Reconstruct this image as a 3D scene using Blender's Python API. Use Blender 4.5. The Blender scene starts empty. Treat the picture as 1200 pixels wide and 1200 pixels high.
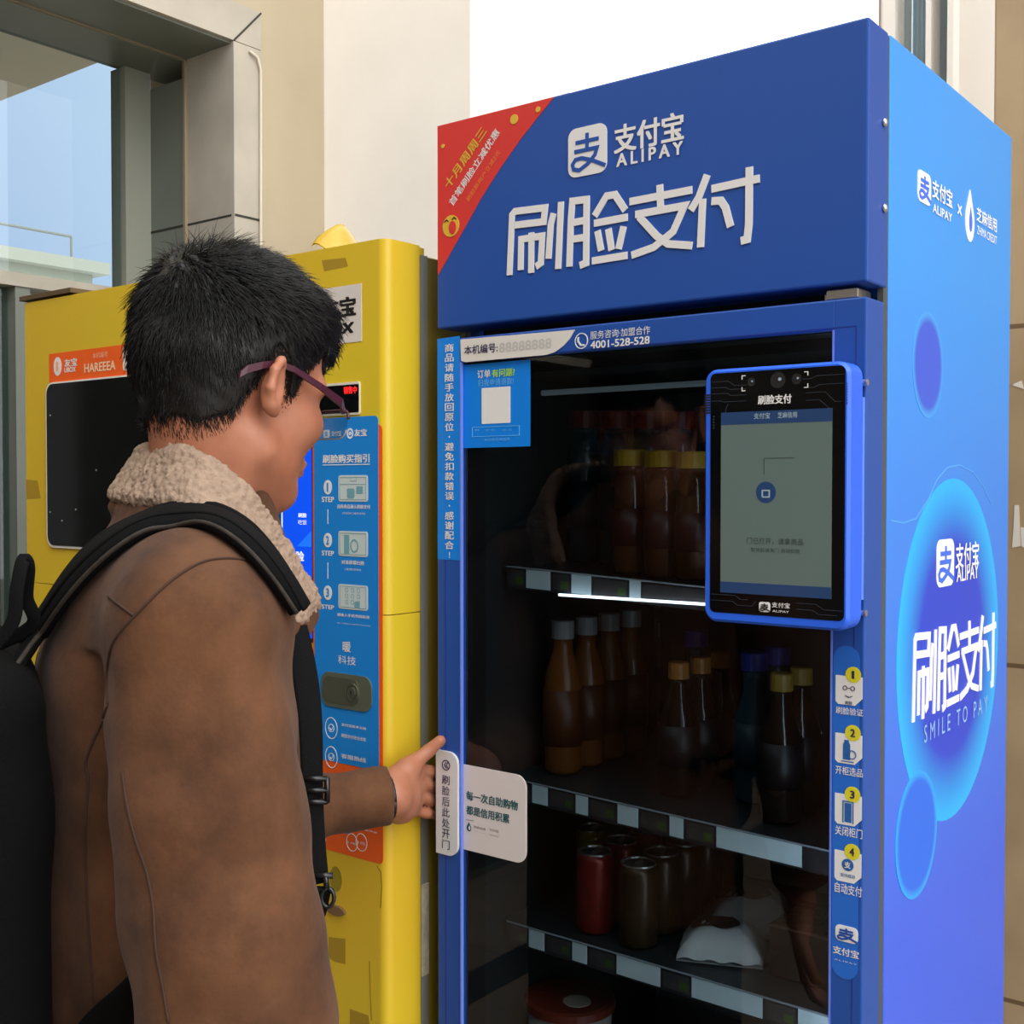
import bpy, bmesh, math, random
import numpy as np
from mathutils import Vector, Matrix
from mathutils.bvhtree import BVHTree
from mathutils.geometry import tessellate_polygon
random.seed(7); RNG = np.random.RandomState(7)
SC = bpy.context.scene
COL = SC.collection
PI = math.pi

# ------------------------------------------------------------------ camera
F_PX = 1367.537
CAM = np.array([1.06008332, -1.19260301, 1.55])
RIGHT = np.array([0.788376666, 0.615192806, 0.000209815])
UP = np.array([-0.0133046539, 0.0167090895, 0.999771870])
FWD = np.array([-0.615048956, 0.788199605, -0.0213579836])
cam_d = bpy.data.cameras.new('camera')
cam_d.sensor_width = 36.0
cam_d.lens = 36.0 * F_PX / 1200.0
cam_d.clip_start = 0.02
cam_d.clip_end = 400
cam = bpy.data.objects.new('camera', cam_d)
COL.objects.link(cam)
cam.matrix_world = Matrix(((RIGHT[0], UP[0], -FWD[0], CAM[0]), (RIGHT[1], UP[1], -FWD[1], CAM[1]),
                           (RIGHT[2], UP[2], -FWD[2], CAM[2]), (0, 0, 0, 1)))
SC.camera = cam

# ------------------------------------------------------------------ view, world, light
SC.view_settings.view_transform = 'Standard'
SC.view_settings.look = 'None'
SC.view_settings.exposure = 0.1
SC.view_settings.gamma = 1.0
SC.view_settings.use_curve_mapping = False
SC.cycles.max_bounces = 8
SC.cycles.transparent_max_bounces = 16

W = bpy.data.worlds.new('sky'); SC.world = W; W.use_nodes = True
nt = W.node_tree; nt.nodes.clear()
def wn(t, **k):
    n = nt.nodes.new(t)
    for a, b in k.items(): setattr(n, a, b)
    return n
tc = wn('ShaderNodeTexCoord'); sp = wn('ShaderNodeSeparateXYZ')
nt.links.new(tc.outputs['Generated'], sp.inputs[0])
# hazy white daylight, clear blue only towards the west (-x), brightest over the open street (+x)
rampx = wn('ShaderNodeValToRGB')
mapx = wn('ShaderNodeMapRange'); mapx.inputs[1].default_value = -1; mapx.inputs[2].default_value = 1
nt.links.new(sp.outputs[0], mapx.inputs[0]); nt.links.new(mapx.outputs[0], rampx.inputs[0])
cr = rampx.color_ramp
cr.elements[0].position = 0.06; cr.elements[0].color = (0.52, 0.68, 1.0, 1)
cr.elements[1].position = 0.99; cr.elements[1].color = (3.0, 3.0, 3.0, 1)
for p_, c_ in ((0.12, (0.82, 0.96, 1.2, 1)), (0.2, (2.1, 2.2, 2.3, 1)), (0.5, (2.4, 2.4, 2.4, 1)), (0.78, (2.8, 2.8, 2.8, 1))):
    e_ = cr.elements.new(p_); e_.color = c_
bg = wn('ShaderNodeBackground'); bg.inputs[1].default_value = 1.0
out = wn('ShaderNodeOutputWorld')
nt.links.new(rampx.outputs[0], bg.inputs[0]); nt.links.new(bg.outputs[0], out.inputs[0])

sun_d = bpy.data.lights.new('hazy_sun', 'SUN'); sun_d.energy = 1.0; sun_d.angle = math.radians(40); sun_d.color = (1, .95, .88)
sun = bpy.data.objects.new('hazy_sun', sun_d); COL.objects.link(sun)
sun.rotation_euler = Vector((-0.85, 0.35, -0.75)).to_track_quat('-Z', 'Y').to_euler()

# ------------------------------------------------------------------ materials
def lin(c):
    return tuple(((v / 255) / 12.92 if v / 255 <= 0.04045 else ((v / 255 + 0.055) / 1.055) ** 2.4) for v in c)
MATS = {}
def mat(name, c, rough=0.5, metal=0.0, var=0.0, scale=20.0, bump=0.0, bscale=None, emit=0.0, spec=0.5, coat=0.0, c2=None, detail=3.0):
    if name in MATS: return MATS[name]
    m = bpy.data.materials.new(name); m.use_nodes = True; t = m.node_tree
    b = t.nodes['Principled BSDF']
    col = lin(c) + (1,)
    b.inputs['Base Color'].default_value = col
    b.inputs['Roughness'].default_value = rough; b.inputs['Metallic'].default_value = metal
    b.inputs['Specular IOR Level'].default_value = spec
    b.inputs['Coat Weight'].default_value = coat
    if emit:
        b.inputs['Emission Color'].default_value = col; b.inputs['Emission Strength'].default_value = emit
    if var or bump or c2:
        x = t.nodes.new('ShaderNodeTexCoord')
        n = t.nodes.new('ShaderNodeTexNoise'); n.inputs['Scale'].default_value = scale; n.inputs['Detail'].default_value = detail
        t.links.new(x.outputs['Object'], n.inputs['Vector'])
        if var or c2:
            r = t.nodes.new('ShaderNodeValToRGB')
            if c2: a_, z_ = col, lin(c2) + (1,)
            else:
                a_ = tuple(v * (1 - var) for v in col[:3]) + (1,); z_ = tuple(min(1, v * (1 + var)) for v in col[:3]) + (1,)
            r.color_ramp.elements[0].position = .32; r.color_ramp.elements[0].color = a_
            r.color_ramp.elements[1].position = .68; r.color_ramp.elements[1].color = z_
            t.links.new(n.outputs[0], r.inputs[0]); t.links.new(r.outputs[0], b.inputs['Base Color'])
        if bump:
            n2 = t.nodes.new('ShaderNodeTexNoise'); n2.inputs['Scale'].default_value = bscale or scale * 6; n2.inputs['Detail'].default_value = 2
            t.links.new(x.outputs['Object'], n2.inputs['Vector'])
            bp = t.nodes.new('ShaderNodeBump'); bp.inputs['Strength'].default_value = bump; bp.inputs['Distance'].default_value = 0.002
            t.links.new(n2.outputs[0], bp.inputs['Height']); t.links.new(bp.outputs[0], b.inputs['Normal'])
    MATS[name] = m
    return m
def glass(name, tint, ior=1.5, rough=0.0):
    m = bpy.data.materials.new(name); m.use_nodes = True; t = m.node_tree; t.nodes.clear()
    o = t.nodes.new('ShaderNodeOutputMaterial'); mx = t.nodes.new('ShaderNodeMixShader')
    tr = t.nodes.new('ShaderNodeBsdfTransparent'); tr.inputs[0].default_value = tuple(tint) + (1,)
    gl = t.nodes.new('ShaderNodeBsdfGlossy'); gl.inputs['Roughness'].default_value = rough; gl.inputs[0].default_value = (1, 1, 1, 1)
    fr = t.nodes.new('ShaderNodeFresnel'); fr.inputs[0].default_value = ior
    ge = t.nodes.new('ShaderNodeNewGeometry'); mu = t.nodes.new('ShaderNodeMath'); mu.operation = 'SUBTRACT'; mu.use_clamp = True
    t.links.new(fr.outputs[0], mu.inputs[0]); t.links.new(ge.outputs['Backfacing'], mu.inputs[1]); t.links.new(mu.outputs[0], mx.inputs[0]); t.links.new(tr.outputs[0], mx.inputs[1]); t.links.new(gl.outputs[0], mx.inputs[2])
    t.links.new(mx.outputs[0], o.inputs[0]); MATS[name] = m
    return m

# ------------------------------------------------------------------ pixel rays: a point of the photo on a real plane of the place
def ray(u, v): return FWD + RIGHT * ((u - 600) / F_PX) + UP * ((600 - v) / F_PX)
def on_y(u, v, y): d = ray(u, v); return CAM + d * ((y - CAM[1]) / d[1])
def on_x(u, v, x): d = ray(u, v); return CAM + d * ((x - CAM[0]) / d[0])
def M(u, v, d): return CAM + ray(u, v) * d

class Plane:                                     # a flat face: origin, across, up, outward normal
    def __init__(s, axis, at, sgn):
        s.axis, s.at = axis, at
        if axis == 'y': s.o = np.array([0, at, 0.]); s.a = np.array([1., 0, 0]); s.n = np.array([0, float(sgn), 0])
        else: s.o = np.array([at, 0, 0.]); s.a = np.array([0, 1., 0]); s.n = np.array([float(sgn), 0, 0])
        s.b = np.array([0, 0, 1.])
    def px(s, u, v):
        P = on_y(u, v, s.at) if s.axis == 'y' else on_x(u, v, s.at)
        return np.array([P[0] if s.axis == 'y' else P[1], P[2]])
    def at3(s, p, off=0.0): return s.o + s.a * p[0] + s.b * p[1] + s.n * off

# ------------------------------------------------------------------ objects
def props(o, label=None, cat=None, group=None, kind=None):
    if label: o['label'] = label
    if cat: o['category'] = cat
    if group: o['group'] = group
    if kind: o['kind'] = kind
    return o
def thing(name, label, cat, loc=(0, 0, 0), group=None, kind=None):
    o = bpy.data.objects.new(name, None); o.empty_display_size = .05; COL.objects.link(o); o.location = loc
    return props(o, label, cat, group, kind)
def wloc(o):
    v = Vector((0, 0, 0))
    while o: v += Vector(o.location); o = o.parent
    return v
def link(name, me, m=None, parent=None, local=False):
    o = bpy.data.objects.new(name, me); COL.objects.link(o)
    if m is not None:
        me.materials.clear(); me.materials.append(m)
    if parent is not None:
        o.parent = parent
        if not local: o.location = -wloc(parent)
    return o
def mesh(name, V, Fs, m=None, parent=None, smooth=False, local=False, label=None):
    me = bpy.data.meshes.new(name)
    me.from_pydata([tuple(map(float, v)) for v in V], [], [tuple(map(int, f)) for f in Fs]); me.update()
    if smooth: me.polygons.foreach_set('use_smooth', [True] * len(me.polygons))
    o = link(name, me, m, parent, local)
    if label: o['label'] = label
    return o
class MB:                                        # collects shapes that make one part
    def __init__(s): s.V = []; s.F = []
    def add(s, V, Fs):
        n = len(s.V); s.V += [tuple(map(float, v)) for v in V]; s.F += [tuple(int(i) + n for i in f) for f in Fs]; return s
    def box(s, x0, x1, y0, y1, z0, z1, bev=0.0, seg=2):
        bm = bmesh.new()
        vs = [bm.verts.new(p) for p in ((x0, y0, z0), (x1, y0, z0), (x1, y1, z0), (x0, y1, z0), (x0, y0, z1), (x1, y0, z1), (x1, y1, z1), (x0, y1, z1))]
        for f in ((3, 2, 1, 0), (4, 5, 6, 7), (0, 1, 5, 4), (1, 2, 6, 5), (2, 3, 7, 6), (3, 0, 4, 7)): bm.faces.new([vs[i] for i in f])
        if bev: bmesh.ops.bevel(bm, geom=bm.edges[:], offset=bev, segments=seg, affect='EDGES', profile=.5)
        bm.verts.index_update()
        s.add([v.co for v in bm.verts], [[v.index for v in f.verts] for f in bm.faces]); bm.free(); return s
    def slab(s, plane, poly, t0, t1):            # polygon of plane coordinates, from offset t0 to t1 along the normal
        poly = [np.array(p, float) for p in poly]
        A = sum(poly[i][0] * poly[(i + 1) % len(poly)][1] - poly[(i + 1) % len(poly)][0] * poly[i][1] for i in range(len(poly)))
        if A < 0: poly = poly[::-1]
        n = len(poly)
        tris = tessellate_polygon([[Vector((p[0], p[1], 0)) for p in poly]])
        flip = np.dot(np.cross(plane.a, plane.b), plane.n) < 0
        V = [plane.at3(p, t1) for p in poly] + [plane.at3(p, t0) for p in poly]
        Fs = []
        for t in tris:
            a = [np.append(poly[i], 0) for i in t]
            c = np.cross(a[1] - a[0], a[2] - a[0])[2]
            t = list(t) if c > 0 else list(t)[::-1]
            Fs.append(t); Fs.append([i + n for i in t[::-1]])
        for i in range(n):
            j = (i + 1) % n; Fs.append([i, i + n, j + n, j])
        if flip: Fs = [f[::-1] for f in Fs]
        return s.add(V, Fs)
    def tube(s, pts, r, n=8, caps=True):
        pts = [np.array(p, float) for p in pts]; rs = r if hasattr(r, '__len__') else [r] * len(pts)
        V = []; Fs = []; prev = None
        for i, p in enumerate(pts):
            t = pts[min(i + 1, len(pts) - 1)] - pts[max(i - 1, 0)]; t = t / (np.linalg.norm(t) + 1e-12)
            if prev is None:
                prev = np.cross(t, [0, 0, 1.]) if abs(t[2]) < .9 else np.cross(t, [1., 0, 0])
            u = prev - t * np.dot(prev, t); u /= np.linalg.norm(u) + 1e-12; w = np.cross(t, u); prev = u
            for k in range(n):
                a = 2 * PI * k / n; V.append(p + (u * math.cos(a) + w * math.sin(a)) * rs[i])
        for i in range(len(pts) - 1):
            for k in range(n):
                k2 = (k + 1) % n; Fs.append([i * n + k, i * n + k2, (i + 1) * n + k2, (i + 1) * n + k])
        if caps:
            Fs.append(list(range(n))[::-1]); Fs.append([(len(pts) - 1) * n + k for k in range(n)])
        return s.add(V, Fs)
    def lathe(s, prof, n=24, c=(0, 0, 0)):       # (radius, z) profile round a vertical axis
        V = []; Fs = []
        for r, z in prof:
            for k in range(n):
                a = 2 * PI * k / n; V.append((c[0] + r * math.cos(a), c[1] + r * math.sin(a), c[2] + z))
        for i in range(len(prof) - 1):
            for k in range(n):
                k2 = (k + 1) % n; Fs.append([i * n + k, i * n + k2, (i + 1) * n + k2, (i + 1) * n + k])
        Fs.append(list(range(n))[::-1]); Fs.append([(len(prof) - 1) * n + k for k in range(n)])
        return s.add(V, Fs)
    def build(s, name, m=None, parent=None, smooth=False, local=False, label=None):
        return mesh(name, s.V, s.F, m, parent, smooth, local, label)

def rrect(x0, y0, x1, y1, r, n=5, corners=(1, 1, 1, 1)):     # bl, br, tr, tl
    P = []
    for k, (cx, cy, a0) in enumerate(((x0, y0, PI), (x1, y0, 1.5 * PI), (x1, y1, 0), (x0, y1, .5 * PI))):
        if not corners[k]: P.append((cx, cy)); continue
        ox = cx + (r if cx == x0 else -r); oy = cy + (r if cy == y0 else -r)
        for i in range(n + 1):
            a = a0 + .5 * PI * i / n; P.append((ox + r * math.cos(a), oy + r * math.sin(a)))
    return P
def disc(cx, cy, r, n=24, ry=None): return [(cx + r * math.cos(2 * PI * k / n), cy + (ry or r) * math.sin(2 * PI * k / n)) for k in range(n)]
def pxrect(pl, u0, v0, u1, v1):                 # photo points top-left and bottom-right -> plane rectangle
    a = pl.px(u0, v0); b = pl.px(u1, v1); return min(a[0], b[0]), min(a[1], b[1]), max(a[0], b[0]), max(a[1], b[1])
_sk = [0]
def stroke(mb, pl, pts, w, t0, t1):             # thick polyline in plane coordinates
    _sk[0] += 1
    pts = [np.array(p, float) for p in pts]; L = []; Rr = []
    for i, p in enumerate(pts):
        d0 = pts[i] - pts[i - 1] if i else pts[1] - pts[0]; d1 = pts[i + 1] - pts[i] if i < len(pts) - 1 else d0
        d0 = d0 / np.linalg.norm(d0); d1 = d1 / np.linalg.norm(d1); t = d0 + d1; t = t / (np.linalg.norm(t) + 1e-9)
        nn = np.array([-t[1], t[0]]); k = w / 2 / max(.45, np.dot(nn, [-d0[1], d0[0]]))
        L.append(p + nn * k); Rr.append(p - nn * k)
    for i in range(len(pts) - 1): mb.slab(pl, [L[i], L[i + 1], Rr[i + 1], Rr[i]], t0, t1 + ((_sk[0] * 7 + i * 3) % 23) * 4e-6)
    return mb
def ring(mb, pl, c, r, w, t0, t1, n=28, ry=None):
    k = (ry or r) / r
    P = [np.array([c[0] + r * math.cos(2 * PI * i / n), c[1] + r * k * math.sin(2 * PI * i / n)]) for i in range(n + 1)]
    for i in range(n):
        a = 2 * PI * i / n; b = 2 * PI * (i + 1) / n; q = (r - w) / r
        c0 = np.array(c); mb.slab(pl, [P[i], P[i + 1], c0 + (P[i + 1] - c0) * q, c0 + (P[i] - c0) * q], t0, t1)
    return mb

# ------------------------------------------------------------------ lettering
_tc = {}
def glyphs(s, bold, space=1.0):
    k = (s, bold, space)
    if k not in _tc:
        c = bpy.data.curves.new('t', 'FONT'); c.body = s; c.size = 1.0; c.space_character = space; c.resolution_u = 3; c.fill_mode = 'FRONT'
        o = bpy.data.objects.new('t', c); me = bpy.data.meshes.new_from_object(o)
        V = np.array([v.co for v in me.vertices]).reshape(-1, 3)[:, :2]; Fs = [list(p.vertices) for p in me.polygons]
        bpy.data.objects.remove(o); bpy.data.curves.remove(c); bpy.data.meshes.remove(me)
        nv = len(V); V = np.c_[V, np.zeros(nv)]; F0 = Fs; Fs = list(F0)
        if bold > 0:                              # heavier strokes: four slightly shifted copies, one just above the other
            for i, (a, b) in enumerate(((1, 1), (-1, 1), (1, -1), (-1, -1))):
                if i: Fs += [[q + nv * i for q in f] for f in F0]
            V = np.concatenate([V + [a * bold, b * bold * .6, i] for i, (a, b) in enumerate(((1, 1), (-1, 1), (1, -1), (-1, -1)))])
        mn = V[:, :2].min(0); mx = V[:, :2].max(0); V[:, :2] = (V[:, :2] - mn) / np.maximum(mx - mn, 1e-6); _tc[k] = (V, Fs)
    return _tc[k]
def text_fit(mb, pl, s, x0, z0, x1, z1, off=.0012, bold=.012, shear=0.0, space=1.0):
    V, Fs = glyphs(s, bold, space)
    mb.add([pl.at3((x0 + (x1 - x0) * v[0] + shear * (v[1] - .5) * (z1 - z0), z0 + (z1 - z0) * v[1]), off + v[2] * 1.2e-5) for v in V],
           [f if np.dot(np.cross(pl.a, pl.b), pl.n) > 0 else f[::-1] for f in Fs]); return mb
def text_px(mb, pl, s, u0, v0, u1, v1, **k):
    return text_fit(mb, pl, s, *pxrect(pl, u0, v0, u1, v1), **k)
def text_line(mb, pl, s, p0, p1, h, off=.0012, bold=.012):       # baseline from p0 to p1 in plane coordinates
    V, Fs = glyphs(s, bold); p0 = np.array(p0); d = np.array(p1) - p0; nrm = np.array([-d[1], d[0]]) / np.linalg.norm(d) * h
    return mb.add([pl.at3(p0 + d * v[0] + nrm * v[1], off + v[2] * 1.2e-5) for v in V], Fs)
# ------------------------------------------------------------------ the setting
def brickmat(name, c1, c2, mortar, bw, rh, ms=.006, rough=.5, axes='xy', offset=0.0, shift=(0, 0)):
    m = bpy.data.materials.new(name); m.use_nodes = True; t = m.node_tree; b = t.nodes['Principled BSDF']
    x = t.nodes.new('ShaderNodeTexCoord'); s = t.nodes.new('ShaderNodeSeparateXYZ'); c = t.nodes.new('ShaderNodeCombineXYZ')
    t.links.new(x.outputs['Object'], s.inputs[0])
    t.links.new(s.outputs['XYZ'.index(axes[0].upper())], c.inputs[0]); t.links.new(s.outputs['XYZ'.index(axes[1].upper())], c.inputs[1])
    k = t.nodes.new('ShaderNodeTexBrick'); k.offset = offset; k.inputs['Color1'].default_value = lin(c1) + (1,); k.inputs['Color2'].default_value = lin(c2) + (1,)
    k.inputs['Mortar'].default_value = lin(mortar) + (1,); k.inputs['Scale'].default_value = 1.0
    k.inputs['Mortar Size'].default_value = ms; k.inputs['Brick Width'].default_value = bw; k.inputs['Row Height'].default_value = rh
    sh = t.nodes.new('ShaderNodeMapping'); sh.inputs['Location'].default_value = (shift[0], shift[1], 0); t.links.new(c.outputs[0], sh.inputs[0]); t.links.new(sh.outputs[0], k.inputs[0])
    n = t.nodes.new('ShaderNodeTexNoise'); n.inputs['Scale'].default_value = 7; n.inputs['Detail'].default_value = 6; t.links.new(x.outputs['Object'], n.inputs['Vector'])
    mx = t.nodes.new('ShaderNodeMix'); mx.data_type = 'RGBA'; mx.blend_type = 'MULTIPLY'; mx.inputs[0].default_value = .35
    r = t.nodes.new('ShaderNodeValToRGB'); r.color_ramp.elements[0].color = (.55, .5, .45, 1); r.color_ramp.elements[0].position = .3; r.color_ramp.elements[1].color = (1, 1, 1, 1); r.color_ramp.elements[1].position = .6
    t.links.new(n.outputs[0], r.inputs[0]); t.links.new(k.outputs[0], mx.inputs[6]); t.links.new(r.outputs[0], mx.inputs[7]); t.links.new(mx.outputs[2], b.inputs['Base Color'])
    b.inputs['Roughness'].default_value = rough; MATS[name] = m
    return m
def struct(name, mb, m, label=None, parent=None):
    o = mb.build(name, m, parent); o['kind'] = 'structure'
    if label: o['label'] = label
    return o

floor_m = brickmat('paving', (138, 122, 106), (126, 110, 95), (96, 84, 74), .6, .6, .006, .45)
struct('floor', MB().box(-14, 14, -14, 14, -.2, 0), floor_m, 'brown stone paving in front of the machines')
band_m = mat('band_stone', (34, 31, 30), .4, var=.2, scale=9)
for x0 in (-1.32, -2.53):
    struct('trim_1' if x0 > -2 else 'trim_2', MB().box(x0, x0 + .15, -9, -.2, 0.0005, .003), band_m,
           'dark stone band in the paving nearer the machines' if x0 > -2 else 'dark stone band in the paving farther from the machines')

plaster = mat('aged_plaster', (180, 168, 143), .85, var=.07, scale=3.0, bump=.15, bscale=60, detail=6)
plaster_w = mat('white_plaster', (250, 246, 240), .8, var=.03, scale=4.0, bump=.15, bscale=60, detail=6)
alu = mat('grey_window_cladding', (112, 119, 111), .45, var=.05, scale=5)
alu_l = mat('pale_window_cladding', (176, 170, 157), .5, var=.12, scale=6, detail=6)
alu_d = mat('dark_joint', (45, 44, 40), .7)
XW = -1.5
# west wall with the big window: plaster strip between window and corner, and everything above
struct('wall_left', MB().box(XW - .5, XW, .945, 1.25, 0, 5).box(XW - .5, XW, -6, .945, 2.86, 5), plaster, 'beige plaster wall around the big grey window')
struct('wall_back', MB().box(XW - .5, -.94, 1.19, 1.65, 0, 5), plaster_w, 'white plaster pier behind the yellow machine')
# window: cladding in two steps, mitred corner, glass, bars
fr = thing('window_1', 'large grey clad window behind the yellow machine', None, (XW, -1, 0), kind='structure')
fmb = MB()
fmb.box(XW - .2, XW + .012, .85, .945, 0, 2.755)            # jamb face
fmb.box(XW - .2, XW + .012, -5.5, .945, 2.757, 2.86)           # head face
fmb.build('window_face', alu_l, fr)
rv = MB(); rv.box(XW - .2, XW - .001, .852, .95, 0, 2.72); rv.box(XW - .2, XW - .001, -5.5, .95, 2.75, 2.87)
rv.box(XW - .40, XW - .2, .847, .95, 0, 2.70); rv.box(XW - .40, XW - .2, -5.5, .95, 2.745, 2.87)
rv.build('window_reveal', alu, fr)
bd = MB(); bd.box(XW - .203, XW - .193, .842, .852, 0, 2.757); bd.box(XW - .203, XW - .193, -5.5, .852, 2.747, 2.757); bd.build('glazing_bead', mat('bead', (146, 132, 108), .5), fr)
jt = MB(); jt.tube([(XW + .013, .851, 2.757), (XW + .013, .944, 2.858)], .0025, 6)
for y in (.86, .92): pass
jt.box(XW + .012, XW + .0135, .852, .944, 2.285, 2.291); jt.box(XW - .2, XW, .8495, .8515, 2.285, 2.291); jt.box(XW - .38, XW - .205, .8455, .8475, 2.285, 2.291)
jt.build('panel_joint', alu_d, fr)
wire = MB(); wire.tube([(XW + .018, .90, 2.74), (XW + .02, .925, 2.73), (XW + .018, .938, 2.70), (XW + .018, .938, 2.55), (XW + .018, .936, 2.2), (XW + .018, .938, 1.9)], .004, 6); wire.build('thin_cable', mat('cable', (214, 204, 186), .6), fr, True)
XG = XW - .38
mul = MB(); mul.box(XG - .05, XG + .02, .763, .847, 0, 2.745); mul.build('jamb_bar', mat('pale_bar', (142, 146, 134), .5), fr)
mul = MB(); mul.box(XG - .04, XG + .03, .235, .262, 0, 2.66); mul.build('mullion', alu_d, fr)
tr_ = MB(); tr_.box(XG - .06, XG + .04, -5.5, .763, 2.075, 2.11); tr_.build('transom', alu_l, fr)
mul2 = MB(); mul2.box(XG - .05, XG + .035, .421, .462, 0, 2.075); mul2.build('lower_bar', alu, fr)
pane = MB(); pane.box(XG - .006, XG, -5.5, .765, 0, 2.745); pane.build('window_pane', glass('window_glass', (.80, .86, .86)), fr)
pole = MB(); pole.box(XG - .12, XG - .07, .415, .452, 2.0, 2.9); pole.build('pale_reflection_bar', mat('curtain_edge', (215, 222, 226), .6), fr) if False else None
# beyond that window: eave, terrace building
eave = MB(); eave.box(-9, XW - .5, -6, 1.582, 3.3, 3.5); struct('ceiling', eave, mat('soffit', (232, 224, 204), .9), 'pale soffit seen through the window')
bldg = thing('building', 'pale flat-roofed building seen far off through the window', 'building', (-24, 11, 0))
b_m = mat('far_wall', (136, 138, 126), .9, var=.05, scale=1)
k = MB(); k.box(-31, -22, 4.0, 13.4, 0, 6.2); k.build('building_wall', b_m, bldg)
k = MB(); k.box(-31.2, -21.7, 3.8, 13.65, 6.2, 6.45); k.build('roof_edge', mat('far_roof', (150, 150, 140), .9), bldg)
k = MB()
for y in (4.4, 7.0, 9.4, 11.2, 12.9): k.tube([(-22, y, 6.4), (-22, y, 6.95)], .03, 6)
k.tube([(-22, 4.2, 6.95), (-22, 12.9, 6.95)], .03, 6); k.build('railing', mat('far_rail', (120, 122, 118), .6), bldg)
for j, y in enumerate((5.2, 7.2, 9.2)):
    k = MB(); k.box(-22, -21.95, y, y + 1.0, 3.6, 5.0); k.build('building_window', mat('far_glass', (96, 104, 108), .3), bldg)
dk = MB(); dk.box(XG - .12, XG - .06, -5.5, .5, 0, 1.95); dk.build('shade_panel', mat('interior_shade', (30, 32, 30), .6), fr)  # dark sheet behind the glass, painted in for the unlit interior
low = MB(); low.box(-4.6, -4.4, -5, 1.4, 0, 2.5); struct('wall_far', low, mat('low_wall', (150, 154, 146), .9), 'low pale wall outside beyond the window')

# tiled pier to the right behind the blue cabinet
tile_m = brickmat('beige_tile', (186, 162, 128), (178, 154, 120), (120, 98, 72), .9, .55, .004, .35, 'xz', 0.0, (.1, -.16))
struct('wall_right', MB().box(.5, 3.2, .8, 1.5, 0, 5, .004), tile_m, 'beige tiled wall right of the blue cabinet')
sc = MB(); RP = Plane('y', .8, -1)
for pts, r in ((((1188, 450), (1197, 446), (1200, 456), (1187, 452)), 0), (((1189, 592), (1194, 592), (1196, 640), (1186, 642), (1188, 616)), 0), (((1196, 618), (1200, 618), (1200, 642), (1197, 640)), 0)):
    sc.slab(RP, [RP.px(*p) for p in pts], 0, .0008)
props(sc.build('trim_3', mat('torn_paper', (226, 220, 208), .8)), 'torn pale paper scraps stuck on the beige tiled wall', None, None, 'structure')
# white building with window further back on the right
YB = 2.6
WP = Plane('y', YB, -1)
def wx(u, y=YB): return on_y(u, 60, y)[0]
hz_m = mat('sunlit_white', (252, 250, 246), .8)
k = MB(); k.box(wx(1120), wx(1200) + 2, YB, YB + .3, 0, 6); k.box(wx(1056), wx(1120), YB, YB + .3, 0, 2.2); k.box(wx(1056), wx(1120), YB, YB + .3, 4.6, 6)
struct('wall_far_right', k, hz_m, 'bright white wall seen above the blue cabinet')
w2 = thing('window_2', 'white framed window above the blue cabinet', None, (wx(1080), YB, 2.2), kind='structure')
k = MB(); z0, z1 = 2.2, 4.6
for a, b in ((1039, 1056), (1092, 1098), (1117, 1124)): k.box(wx(a), wx(b), YB - .06, YB + .1, z0, z1)
k.build('window_frame', mat('white_frame', (248, 246, 242), .5), w2)
k = MB(); k.box(wx(1038), wx(1040.0), YB - .065, YB - .05, z0, z1); k.build('frame_joint', mat('frame_grey', (150, 140, 130), .6), w2)
k = MB(); k.box(wx(1056), wx(1092), YB + .03, YB + .036, z0, z1); k.box(wx(1098), wx(1117), YB + .03, YB + .036, z0, z1); k.build('window_pane', glass('clear_pane', (.88, .92, .93)), w2)
k = MB(); n = 60; V = []; Fs = []
for i in range(n + 1):
    x = wx(1054) + (wx(1122) - wx(1054)) * i / n; y = YB + .12 + .018 * math.sin(i * 1.55) + .008 * math.sin(i * .6)
    V += [(x, y, z0), (x, y, z1)]
for i in range(n): Fs.append((2 * i, 2 * i + 2, 2 * i + 3, 2 * i + 1))
V2 = [(a, b + .004, c) for a, b, c in V]; k.add(V, Fs); k.add(V2, [f[::-1] for f in Fs]); k.build('curtain', mat('curtain', (205, 222, 232), .9), w2, True)
# far boundary wall peeking over the cabinet's left corner
struct('wall_distance', MB().box(-14, -3.6, 9.0, 9.3, 0, 4.9), mat('far_cream', (238, 226, 196), .9), 'cream wall top far behind the cabinet')
# added wall, unseen behind the camera: dims the front and its reflections
struct('wall_rear_added', MB().box(-9, 7, -6.6, -6.2, 0, 7), mat('rear_wall', (104, 92, 80), .8, var=.12, scale=1.2), 'added brown wall out of view behind the camera')
# ------------------------------------------------------------------ blue cabinet
BF = Plane('y', 0.0, -1); BS = Plane('x', .6, 1)
blue = mat('cabinet_blue', (34, 78, 160), .38, spec=.4)
blue_l = mat('cabinet_blue_bright', (62, 112, 232), .38, spec=.4)
white = mat('print_white', (224, 223, 222), .5)
white_b = mat('print_white_bright', (248, 250, 252), .5)
sky_b = mat('sticker_blue', (0, 126, 226), .4)
navy = mat('print_navy', (38, 34, 78), .5)
black = mat('black_gloss', (6, 7, 9), .12)
black_m = mat('black_matte', (12, 12, 13), .6)
steel = mat('steel', (205, 205, 205), .25, metal=.9)
cab = thing('drinks_cabinet', 'tall blue glass-door drinks cabinet with white Chinese lettering', 'vending machine', (.3, .27, 0))
ZT, ZB, HD, DEP = 2.0396, 1.765, .057, .5345
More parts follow.
